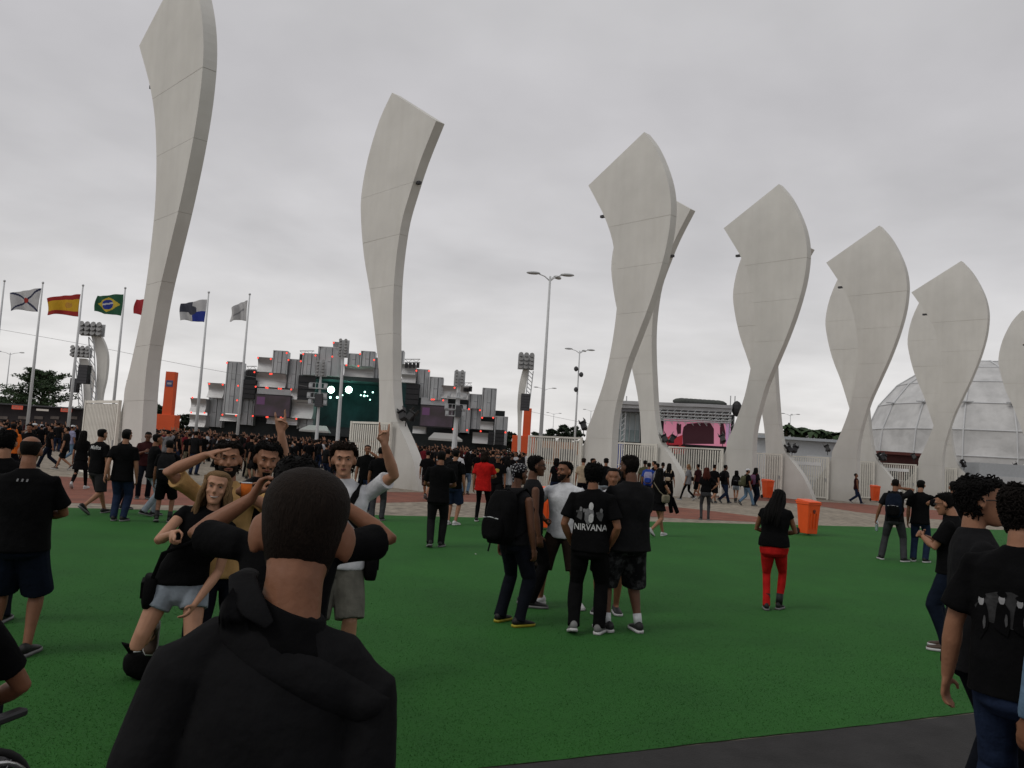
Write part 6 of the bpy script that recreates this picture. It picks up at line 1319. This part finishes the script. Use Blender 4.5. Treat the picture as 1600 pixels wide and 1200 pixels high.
# ---- walkers behind the turf, left
ML = 'people standing and walking at the left edge of the turf'
MID = [
 (ML, 'striding man in black T-shirt with white lettering across the shoulders', 146, 803, 48, dict(H=1.77, w=1.08, hair='short', skin='light', top=('black', 'short'), bottom=('shorts', 'darkgrey', 1.0), legs='walk', seed=2)),
 (ML, 'man in a long black T-shirt and blue jeans seen from behind', 184, 814, 18, dict(H=1.76, w=1.08, hair='short', skin='light', top=('black', 'short', .76, 1.5), bottom=('long', 'jeans'), legs='together', la='back', seed=3, sole='grey')),
 (ML, 'dark-haired man in black mostly hidden behind the man with lettering on his back', 186, 795, 60, dict(H=1.78, hair='short', skin='tan', top=('black2', 'short'), bottom=('long', 'darkjeans'), seed=4)),
 (ML, 'young man in a dark red shirt facing the camera and checking his phone', 222, 779, 176, dict(H=1.75, hair='short', skin='brown', top=('maroon', 'short'), bottom=('long', 'darkjeans'), la='chest', ra='chest', head=(0, 18, 0), seed=5, face=True)),
 (ML, 'man in a black jacket and pale washed jeans facing right', 233, 806, 70, dict(H=1.72, hair='short', skin='tan', top=('black', 'long', .80, 1.3), topname='jacket', bottom=('long', 'pale'), legs='step', la='belly', ra='belly', seed=6)),
 (ML, 'boy with a large black backpack and black shorts seen from behind', 254, 816, 8, dict(H=1.62, hair='short', skin='tan', top=('black', 'short'), bottom=('shorts', 'black', 1.0), legs=((-.12, -.06, .02, .2), (.12, .08, 0, 0)), boot=True, seed=7)),
 (ML, 'woman with long dark hair, black dress, leggings and white shoes walking', 122, 764, 20, dict(H=1.66, fem=True, hair='long', hcol='black', hlen=.4, skin='light', top=('black', 'short'), bottom=('skirt', 'black', .58, 'black'), legs='walk2', shoe='white', seed=8)),
 (ML, 'walker in black shirt and dark trousers heading left, arm swinging', 74, 731, -75, dict(H=1.72, hair='short', skin='tan', top=('black', 'short'), bottom=('long', 'navy'), legs='walk', la='back', ra='fwd', lod=2, seed=3)),
 (ML, 'walker in black with knee-length shorts and sandals heading left', 99, 734, -70, dict(H=1.70, hair='short', skin='light', top=('black2', 'short'), bottom=('shorts', 'black', 1.0), legs='walk2', lod=2, seed=4, shoe='brown')),
 (ML, 'man in a white cap, lilac shirt and light jeans', 108, 722, 60, dict(H=1.78, hair='cap', skin='tan', top=('lilac', 'short'), bottom=('long', 'denim'), legs='walk', lod=2, seed=5)),
 (ML, 'person in an orange hooded top at the left edge', 12, 752, 20, dict(H=1.72, hair='short', skin='tan', top=('orange', 'long'), bottom=('long', 'darkjeans'), seed=6)),
 (ML, 'person in black beside the orange hooded top', 38, 748, 200, dict(H=1.72, hair='messy', skin='tan', top=('black', 'short'), bottom=('long', 'black'), seed=8)),
 (ML, 'person in an orange-brown shirt near the first flagpole', 14, 722, 30, dict(H=1.74, hair='short', hcol='ginger', skin='light', top=('orange', 'short'), bottom=('long', 'jeans'), lod=2, seed=9)),
 (ML, 'man in a black shirt with a white shoulder patch by the second flagpole', 47, 726, 80, dict(H=1.74, hair='capback', skin='tan', top=('black', 'short'), bottom=('long', 'darkjeans'), lod=2, seed=10)),
 # centre
 ('people between the pillar in front of the stage and the street lamp', 'man from behind in a black T-shirt and grey jeans with hands behind his back', 588, 813, 4, dict(H=1.73, w=1.05, hair='short', skin='tan', top=('black', 'short'), bottom=('long', 'greyjeans'), la='down', ra='behind', seed=2)),
 ('people between the pillar in front of the stage and the street lamp', 'person facing the camera with a raised hand beside the gate before the stage', 567, 800, 180, dict(H=1.75, hair='short', skin='tan', top=('black', 'short'), bottom=('long', 'jeans'), ra='down', la=arm((-.05, .26, 1.58), (-1, .1, -.6), 'open'), seed=3, face=True)),
 ('people between the pillar in front of the stage and the street lamp', 'walker in black T-shirt and checked shorts by the flared pillar foot', 664, 780, 12, dict(H=1.68, hair='short', skin='light', top=('black', 'short'), bottom=('shorts', 'plaid', 1.0), legs='walk', seed=4)),
 ('people between the pillar in front of the stage and the street lamp', 'man in black T-shirt and dark grey trousers walking away over the turf', 680, 855, 4, dict(H=1.75, w=1.06, hair='short', skin='tan', top=('black', 'short', .80, 1.3), bottom=('long', 'coal'), legs=((-.09, -.12, .02, .25), (.09, .12, 0, 0)), la='belly', ra='belly', voxel=.011, seed=5)),
 ('people between the pillar in front of the stage and the street lamp', 'man with black backpack, denim shorts and white shoes', 705, 820, 22, dict(H=1.78, hair='short', skin='light', top=('black', 'short'), bottom=('shorts', 'jeans', 1.0), legs='together', shoe='white', seed=6)),
 ('people between the pillar in front of the stage and the street lamp', 'long-haired person in black top and faded jeans walking away', 727, 772, 6, dict(H=1.70, fem=True, hair='long', skin='light', top=('black', 'short'), bottom=('long', 'denim'), legs='step', lod=1, seed=7)),
 ('people between the pillar in front of the stage and the street lamp', 'man in a bright red T-shirt and black trousers seen from behind', 751, 815, 14, dict(H=1.78, w=1.06, hair='bob', hcol='brown', skin='light', top=('red', 'short', .76, 1.5), bottom=('tight', 'black'), la='down', ra='belly', seed=8, sole='white')),
 ('people between the pillar in front of the stage and the street lamp', 'man in sunglasses and black printed T-shirt facing the camera beside the red T-shirt', 773, 800, 186, dict(H=1.74, hair='short', skin='tan', glasses='sun', top=('black', 'short'), bottom=('shorts', 'black', 1.0), legs='walk', seed=9, face=True)),
 ('people between the pillar in front of the stage and the street lamp', 'person in a white sleeveless top with a dark bag, behind the man in the headscarf', 789, 800, 30, dict(H=1.68, fem=True, hair='long', skin='fair', top=('white2', 'cap'), bottom=('shorts', 'darkjeans', .5), seed=10)),
 ('people between the pillar in front of the stage and the street lamp', 'person in a white T-shirt among the dark shirts by the flared pillar foot', 712, 772, 10, dict(H=1.72, hair='short', skin='tan', top=('white', 'short'), bottom=('long', 'black'), seed=11, lod=2)),
 ('people between the pillar in front of the stage and the street lamp', 'man in black directly behind the walker in dark grey trousers', 694, 790, -10, dict(H=1.78, hair='short', skin='tan', top=('black2', 'short'), bottom=('long', 'darkjeans'), seed=12)),
]
MR = 'people strolling in front of the crossed pillars'
MID += [
 (MR, 'dark-haired person in black with a red bag before the gate by the tallest lamp', 866, 788, -20, dict(H=1.68, fem=True, hair='bob', skin='light', top=('black', 'short'), bottom=('long', 'jeans'), seed=2)),
 (MR, 'short-haired man in a flesh-toned shirt behind the bearded man in white', 908, 792, 0, dict(H=1.75, hair='short', hcol='brown', skin='light', top=('tanc', 'short'), bottom=('long', 'darkjeans'), seed=3)),
 (MR, 'man in sunglasses looking right behind the bearded man in white', 922, 795, 110, dict(H=1.76, hair='short', skin='tan', glasses='sun', top=('black', 'tank'), bottom=('long', 'darkjeans'), seed=4, face=True)),
 (MR, 'man in black T-shirt and pale grey shorts facing the first crossed pillars', 943, 800, 4, dict(H=1.80, w=1.06, hair='short', skin='tan', top=('black', 'short'), bottom=('shorts', 'pale', 1.0), ra='belly', seed=5)),
 (MR, 'person in sunglasses drinking in front of the blue banner', 970, 806, 200, dict(H=1.76, hair='capback', capcol='black', skin='tan', glasses='sun', top=('black', 'short'), bottom=('long', 'darkjeans'), ra=arm((.05, .22, 1.50), (1, 0, -.8), 'hold'), seed=6, face=True)),
 (MR, 'short-haired man in dark grey standing behind the blue shirt', 1005, 785, 10, dict(H=1.80, hair='short', skin='brown', top=('olive', 'short'), bottom=('long', 'darkjeans'), seed=7)),
 (MR, 'man in a royal blue shirt seen from behind', 1011, 792, 4, dict(H=1.72, hair='short', skin='tan', top=('blue', 'short'), bottom=('long', 'jeans'), seed=8)),
 (MR, 'dark-haired man in black facing left beside the blue shirt', 1020, 783, -60, dict(H=1.80, hair='short', skin='light', top=('black', 'short'), bottom=('long', 'darkjeans'), seed=9)),
 (MR, 'man in a grey shirt looking left in front of the flared foot', 1024, 796, -70, dict(H=1.72, hair='short', skin='light', top=('grey', 'short'), bottom=('long', 'darkjeans'), seed=10)),
 (MR, 'bald man in a white T-shirt by the flared foot under the pink screen', 1033, 786, 15, dict(H=1.76, hair='buzz', skin='brown', top=('white', 'short'), bottom=('long', 'jeans'), seed=11)),
 (MR, 'long-haired person in black with a small backpack by the flared foot', 1043, 788, 8, dict(H=1.74, fem=True, hair='long', hlen=.4, skin='light', top=('black', 'short'), bottom=('long', 'black'), seed=12)),
 (MR, 'woman in short black dress with beige shoulder bag and jacket over her arm', 1026, 838, 40, dict(H=1.66, fem=True, hair='long', hlen=.36, skin='light', top=('black', 'cap'), bottom=('skirt', 'black', .66), legs='walk', ra='belly', shoe='white', seed=3)),
 (MR, 'woman in a grey speckled top and black leggings walking left', 1074, 782, -60, dict(H=1.76, fem=True, hair='pony', hcol='blond', skin='light', top=('grey', 'short', .78, 1.2), bottom=('tight', 'black'), legs='walk', shoe='grey', seed=4)),
 (MR, 'dark figure in maroon shirt and shorts walking left behind the woman in grey jeans', 1089, 779, -50, dict(H=1.78, hair='short', skin='tan', top=('maroon', 'short'), bottom=('shorts', 'black', 1.0), legs='walk2', seed=5)),
 (MR, 'woman with reddish hair, black top and grey jeans standing at the turf edge', 1101, 812, -4, dict(H=1.70, fem=True, hair='long', hcol='red', hlen=.30, skin='light', top=('black', 'short', .92, .8), bottom=('tight', 'greyjeans'), ra='hip', la='down', seed=6)),
 (MR, 'man in black T-shirt and shorts walking behind the reddish-haired woman', 1114, 786, 30, dict(H=1.82, hair='short', skin='light', top=('black', 'short', .8, 1.3), bottom=('shorts', 'black', 1.0), legs='walk', shoe='blackwhite', seed=7)),
 (MR, 'tall man in dark T-shirt and blue jeans walking right with a small backpack', 1131, 786, 50, dict(H=1.84, w=1.05, hair='short', skin='brown', top=('coal', 'short'), bottom=('long', 'jeans'), legs='walk', seed=8)),
 (MR, 'small woman with a black rucksack, pale shorts and black boots', 1149, 785, 4, dict(H=1.58, fem=True, hair='bob', skin='light', top=('black', 'long', .9, .8), bottom=('shorts', 'pale', .5), boot=True, legs=((-.03, .1, 0, 0), (.03, -.1, .02, .2)), seed=9)),
 (MR, 'walker in a white cap with an olive backpack and faded jeans', 1166, 790, 60, dict(H=1.72, hair='capback', skin='tan', top=('black', 'short'), bottom=('long', 'denim'), legs='walk2', seed=10)),
 (MR, 'walker with long black hair and a purple backpack next to the white cap', 1179, 790, 40, dict(H=1.78, fem=True, hair='long', hlen=.3, skin='tan', top=('black2', 'short', .86, 1.2), bottom=('long', 'navy'), legs='step', seed=11)),
 (MR, 'lone man in a sleeveless dark shirt and jeans looking up, walking before the dome', 1337, 787, 75, dict(H=1.82, hair='buzz', skin='tan', top=('maroon', 'tank'), bottom=('long', 'jeans'), legs='walk', head=(0, -18, 0), sole='white', seed=12)),
]
INFO = {}
for grp, lab, px, py, yaw, sp in MID:
    sp.setdefault('lod', 1)
    if ground(px, py).y > 27: sp['lod'] = 2; sp.setdefault('voxel', .02)
    INFO[lab] = person(lab, px, py, yaw, sp, grp)
def inf(k): return next(v for n, v in INFO.items() if k in n)
i = inf('white lettering'); print_on(i, 'shirt', [text_piece('Misfits', .11, PW, 0, 0, 1.0, .002)], 1.36)
i = inf('black printed'); print_on(i, 'shirt', [blob_piece('emblem', 0, 0, .08, .06, mat('print_gold', (.3, .2, .04), .8, .3, 20))], 1.25, True)
worn(inf('checking his phone'), 'phone', 'phone in the hands of the young man in dark red', 'phone', phone_in(1))
i = inf('checking his phone'); print_on(i, 'shirt', [blob_piece('emblem', 0, 0, .08, .03, PG)], 1.2, True)
worn(inf('boy with a large'), 'backpack', 'large black backpack with grey buckles on the boy in shorts', 'backpack', backpack('black2', .36, .60, .22, 1.14))
worn(inf('denim shorts and white shoes'), 'backpack', 'black backpack on the man in denim shorts', 'backpack', backpack('black', .32, .48, .18, 1.16))
worn(inf('royal blue'), 'backpack', 'white and blue backpack worn over the royal blue shirt', 'backpack', backpack('lilac', .34, .46, .18, 1.15, 'blue'))
worn(inf('olive backpack'), 'backpack', 'olive backpack of the walker in the white cap', 'backpack', backpack('olive', .33, .50, .2, 1.15, 'olive'))
worn(inf('purple backpack'), 'backpack', 'purple striped backpack of the long-haired walker', 'backpack', backpack('purple', .32, .46, .18, 1.18, 'crimson'))
worn(inf('small woman'), 'backpack', 'black rucksack on the small woman in pale shorts', 'backpack', backpack('black2', .30, .40, .16, 1.18))
worn(inf('tall man in dark'), 'backpack', 'small dark backpack on the tall man in jeans', 'backpack', backpack('black', .28, .40, .14, 1.2))
worn(inf('small backpack by'), 'backpack', 'small black backpack with a tan pocket by the flared foot', 'backpack', backpack('black', .28, .36, .15, 1.15, 'tanc'))
worn(inf('beige shoulder bag'), 'shoulder_bag', 'beige shoulder bag of the woman in the short black dress', 'bag', shoulder_bag('khaki', 1, .98))
worn(inf('red bag'), 'shoulder_bag', 'red bag hanging at the hip of the person by the gate', 'bag', shoulder_bag('crimson', 1, 1.0, .34, .34))
worn(inf('grey speckled'), 'shoulder_bag', 'brown shoulder bag of the woman in the grey top', 'bag', shoulder_bag('brownc', 1, 1.05))
def hang(e, i):
    W_ = i['hands'][1][0]
    for k in (0, 1): MB().tube([W_ + Vector((-.02, 0, .03)), W_ + Vector((.06, .02 + .1 * k, -.10)), W_ + Vector((.14 + .09 * k, .02 + .12 * k, -.42))], [(.06, .03), (.07, .035), (.06, .02)], 8).build('sleeve', CL['black'], e, True)
worn(inf('beige shoulder bag'), 'jacket', 'black jacket hanging over the arm of the woman in the short dress', 'jacket', hang)
# ---- the crowd in front of the stage
def crowd():
    specs = [dict(top=('black', 'short'), bottom=('long', 'darkjeans'), hair='short', skin='tan'), dict(top=('black2', 'short'), bottom=('long', 'jeans'), hair='messy', hcol='dark', skin='light'),
        dict(top=('black', 'short'), bottom=('shorts', 'darkgrey', 1.0), hair='short', hcol='brown', skin='light', ra='chest'), dict(top=('coal', 'short'), bottom=('long', 'black'), hair='short', skin='brown', la='pocket', ra='pocket'),
        dict(fem=True, top=('black', 'cap'), bottom=('long', 'jeans'), hair='long', hcol='brown', skin='light'), dict(fem=True, top=('black2', 'short'), bottom=('shorts', 'pale', .5), hair='long', hcol='black', skin='tan'),
        dict(top=('crimson', 'short'), bottom=('long', 'darkjeans'), hair='short', skin='tan', la='belly', ra='belly'), dict(top=('black', 'short'), bottom=('long', 'darkjeans'), hair='bandana', skin='tan'),
        dict(top=('white2', 'short'), bottom=('long', 'jeans'), hair='short', skin='tan'), dict(top=('black', 'tank'), bottom=('shorts', 'black', 1.0), hair='buzz', skin='brown'),
        dict(top=('black', 'short'), bottom=('long', 'black'), hair='cap', capcol='white2', skin='tan'), dict(top=('grey', 'short'), bottom=('long', 'darkjeans'), hair='short', hcol='dark', skin='light', ra='camera', la='camera'),
        dict(fem=True, top=('maroon', 'short'), bottom=('tight', 'black'), hair='bob', hcol='red', skin='fair'), dict(top=('black', 'short'), bottom=('long', 'khaki'), hair='capback', capcol='black', skin='light')]
    desc = ['person in black and dark jeans', 'person with tousled hair in jeans', 'person in grey shorts, hand raised', 'charcoal T-shirt with pocketed hands', 'woman with long brown hair', 'black-haired woman in pale shorts', 'person in dark red T-shirt', 'person in speckled headscarf', 'person in white T-shirt', 'shaven person in sleeveless black shirt', 'person in a pale cap', 'person in grey, hands at face', 'woman with short reddish hair', 'person in backward black cap']
    place = [(-99, 'below the first flags at the left'), (60, 'under the green flag'), (236, 'before the left orange tower'), (292, 'by the quartered flag pole'), (335, 'below the left stage end'), (375, 'by the last flagpole'), (415, 'below the left stage screen'), (462, 'under the mast with platforms'), (505, 'below the bright green spots'), (550, 'left of the slatted gate'), (640, 'right of the flared foot'), (690, 'below the right stage screen'), (735, 'under the right stage end'), (775, 'left of the right orange tower'), (812, 'before the right orange tower')]
    used = {}
    wts = [6, 5, 4, 4, 3, 3, 2, 1, 1.6, 2, 1, 1.5, 1.5, 1.5]; meshes = []
    for k, sp in enumerate(specs):
        sp = dict(sp, lod=2, seed=k + 1, H=1.66 if sp.get('fem') else 1.74); parts, _ = person_parts(sp); vs, fs, mi, ms = [], [], [], []
        for nm, m_, ma, vx in parts:
            if ma not in ms: ms.append(ma)
            o = len(vs); vs += m_.v; fs += [tuple(i + o for i in f) for f in m_.f]; mi += [ms.index(ma)] * len(m_.f)
        me = bpy.data.meshes.new('person'); me.from_pydata(vs, [], fs)
        for ma in ms: me.materials.append(ma)
        me.polygons.foreach_set('material_index', mi); me.shade_smooth(); me.update(); meshes.append(me)
    r_ = random.Random(21); pts = []; blocked = [Vector((p.x, p.y)) for p in PB]
    def ok(p, dmin):
        if any((p - b).length < 4.2 and abs((p - b).dot(Vector((NV.x, NV.y)))) < 1.0 for b in blocked): return False
        return all((p - q).length > dmin for q in pts)
    zones = [((236, 606), (33, 64), 150), ((650, 842), (36, 66), 66), ((-10, 130), (38, 70), 26)]
    for (xa, xb), (ya, yb), n in zones:
        c = 0; tries = 0
        while c < n and tries < 6000:
            tries += 1; Y = ya + (yb - ya) * r_.random() ** .75; px = r_.uniform(xa, xb); p = Vector(((px - 800) / FPX * Y + .0, Y))
            if ok(p, .55):
                pts.append(p); c += 1
    for p in pts:
        px = 800 + FPX * p.x / p.y; pl = [t for x, t in place if px >= x][-1]; row = 'front row' if p.y < 46 else 'mid crowd' if p.y < 56 else 'far crowd'
        cell = used.setdefault((pl, row), []); free = [q for q in range(len(specs)) if q not in cell] or list(range(len(specs))); k = r_.choices(free, [wts[q] for q in free])[0]; cell.append(k)
        o = obj('person', meshes[k]); o.location = (p.x, p.y, 0); s = r_.uniform(.93, 1.06); o.scale = (s, s, s); o.rotation_euler = (0, 0, rad(r_.gauss(10, 50)) if r_.random() < .8 else rad(r_.uniform(0, 360)))
        tag(o, desc[k] + ', ' + row + ' ' + pl, 'person', 'crowd in front of the stage')
    # everyone beyond reads as one dark mass of heads
    vs, fs, mi = [], [], []; mats = [CL['black'], CL['coal'], CL['crimson'], CL['white2'], CL['jeans'], HAIR['black'], HAIR['brown'], SKIN['tan'], SKIN['light'], CL['maroon'], CL['grey']]
    for _ in range(1500):
        Y = 62 + 74 * r_.random() ** .9; px = r_.uniform(225, 850) if r_.random() < .88 else r_.uniform(-20, 140); x = (px - 800) / FPX * Y; h = r_.uniform(1.58, 1.84); a = r_.uniform(0, 6.28); m = MB()
        w = .22; c = r_.choices((0, 1, 2, 3, 9, 10, 4), (9, 4, 2.2, 2.0, 2, 1.6, 1.4))[0]
        m.rings([[(x + ww * math.cos(t + a), Y + ww * .6 * math.sin(t + a), z) for t in (6.283 * j / 7 for j in range(7))] for z, ww in ((0, .13), (.75, .17), (1.05, .18), (h - .40, .23), (h - .29, .17), (h - .24, .06), (h - .18, .055))]); n0 = len(m.f)
        m.ball((x, Y, h - .12), (.078, .09, .12), 7, 4); n1 = len(m.f); m.ball((x + .02 * math.cos(a), Y + .03 * math.sin(a), h - .095), (.085, .097, .105), 7, 4); n2 = len(m.f)
        o = len(vs); vs += m.v; fs += [tuple(q + o for q in f) for f in m.f]; mi += [c] * n0 + [r_.choice((7, 8))] * (n1 - n0) + [r_.choice((5, 5, 5, 6))] * (n2 - n1)
        if r_.random() < .14:
            m = MB(); m.tube([(x + .2, Y, h - .4), (x + .25, Y, h - .05), (x + .15, Y, h + .22)], [.05, .04, .035], 5); o = len(vs); vs += m.v; fs += [tuple(q + o for q in f) for f in m.f]; mi += [8] * len(m.f)
    me = bpy.data.meshes.new('crowd'); me.from_pydata(vs, [], fs)
    for q in mats: me.materials.append(q)
    me.polygons.foreach_set('material_index', mi); me.shade_smooth(); me.update(); tag(obj('crowd', me), 'dense dark crowd filling the ground up to the stage', 'crowd', kind='stuff')
crowd()
flush()
for o, a, sd in FOLDS: add_folds(o, a, sd)
def hood():
    # the flat hood folded over the back of the nearest man's jacket
    from mathutils.bvhtree import BVHTree
    o = [c for c in fg['e'].children if c.name.split('.')[0] == 'jacket'][0]; bv = BVHTree.FromPolygons([v.co for v in o.data.vertices], [tuple(p.vertices) for p in o.data.polygons]); U = fg['U']
    C = spline([(-.098, 1.500), (-.075, 1.472), (-.02, 1.445), (.05, 1.415), (.12, 1.385), (.175, 1.362), (.195, 1.352)], 5); NW = 10; V = []; F = []; nd = (U(Vector((0, -1, 1.4))) - U(Vector((0, 0, 1.4)))).normalized()
    for i, (x, z) in enumerate(C):
        t = i / (len(C) - 1); wd = .062 * min(1, 3.5 * t + .45) * min(1, (1 - t) * 4 + .05)
        for j in range(NW + 1):
            q = j / NW; xx = x - .45 * wd * q * (1 - .3 * t); zz_ = z + .012 - wd * q * 1.05; p0 = U(Vector((xx, 0, zz_))); h = bv.ray_cast(p0 + nd * .6, -nd)[0]
            b = h if h is not None else (p0 + nd * .07); lift = -.004 if j in (0, NW) else (.004 + .010 * math.sin(math.pi * min(1, q * 1.15)) ** .7) * min(1, (1 - t) * 5)
            V.append(tuple(b + nd * lift))
    for i in range(len(C) - 1):
        for j in range(NW): a_ = i * (NW + 1) + j; F.append((a_, a_ + 1, a_ + NW + 2, a_ + NW + 1))
    me = bpy.data.meshes.new('hood'); me.from_pydata(V, [], F); me.materials.append(CL['black2']); me.shade_smooth(); fix_normals(me); q = obj('hood', me, None, fg['e']); m_ = q.modifiers.new('soften', 'SUBSURF'); m_.levels = 1; m_.render_levels = 1
hood()
do_prints()
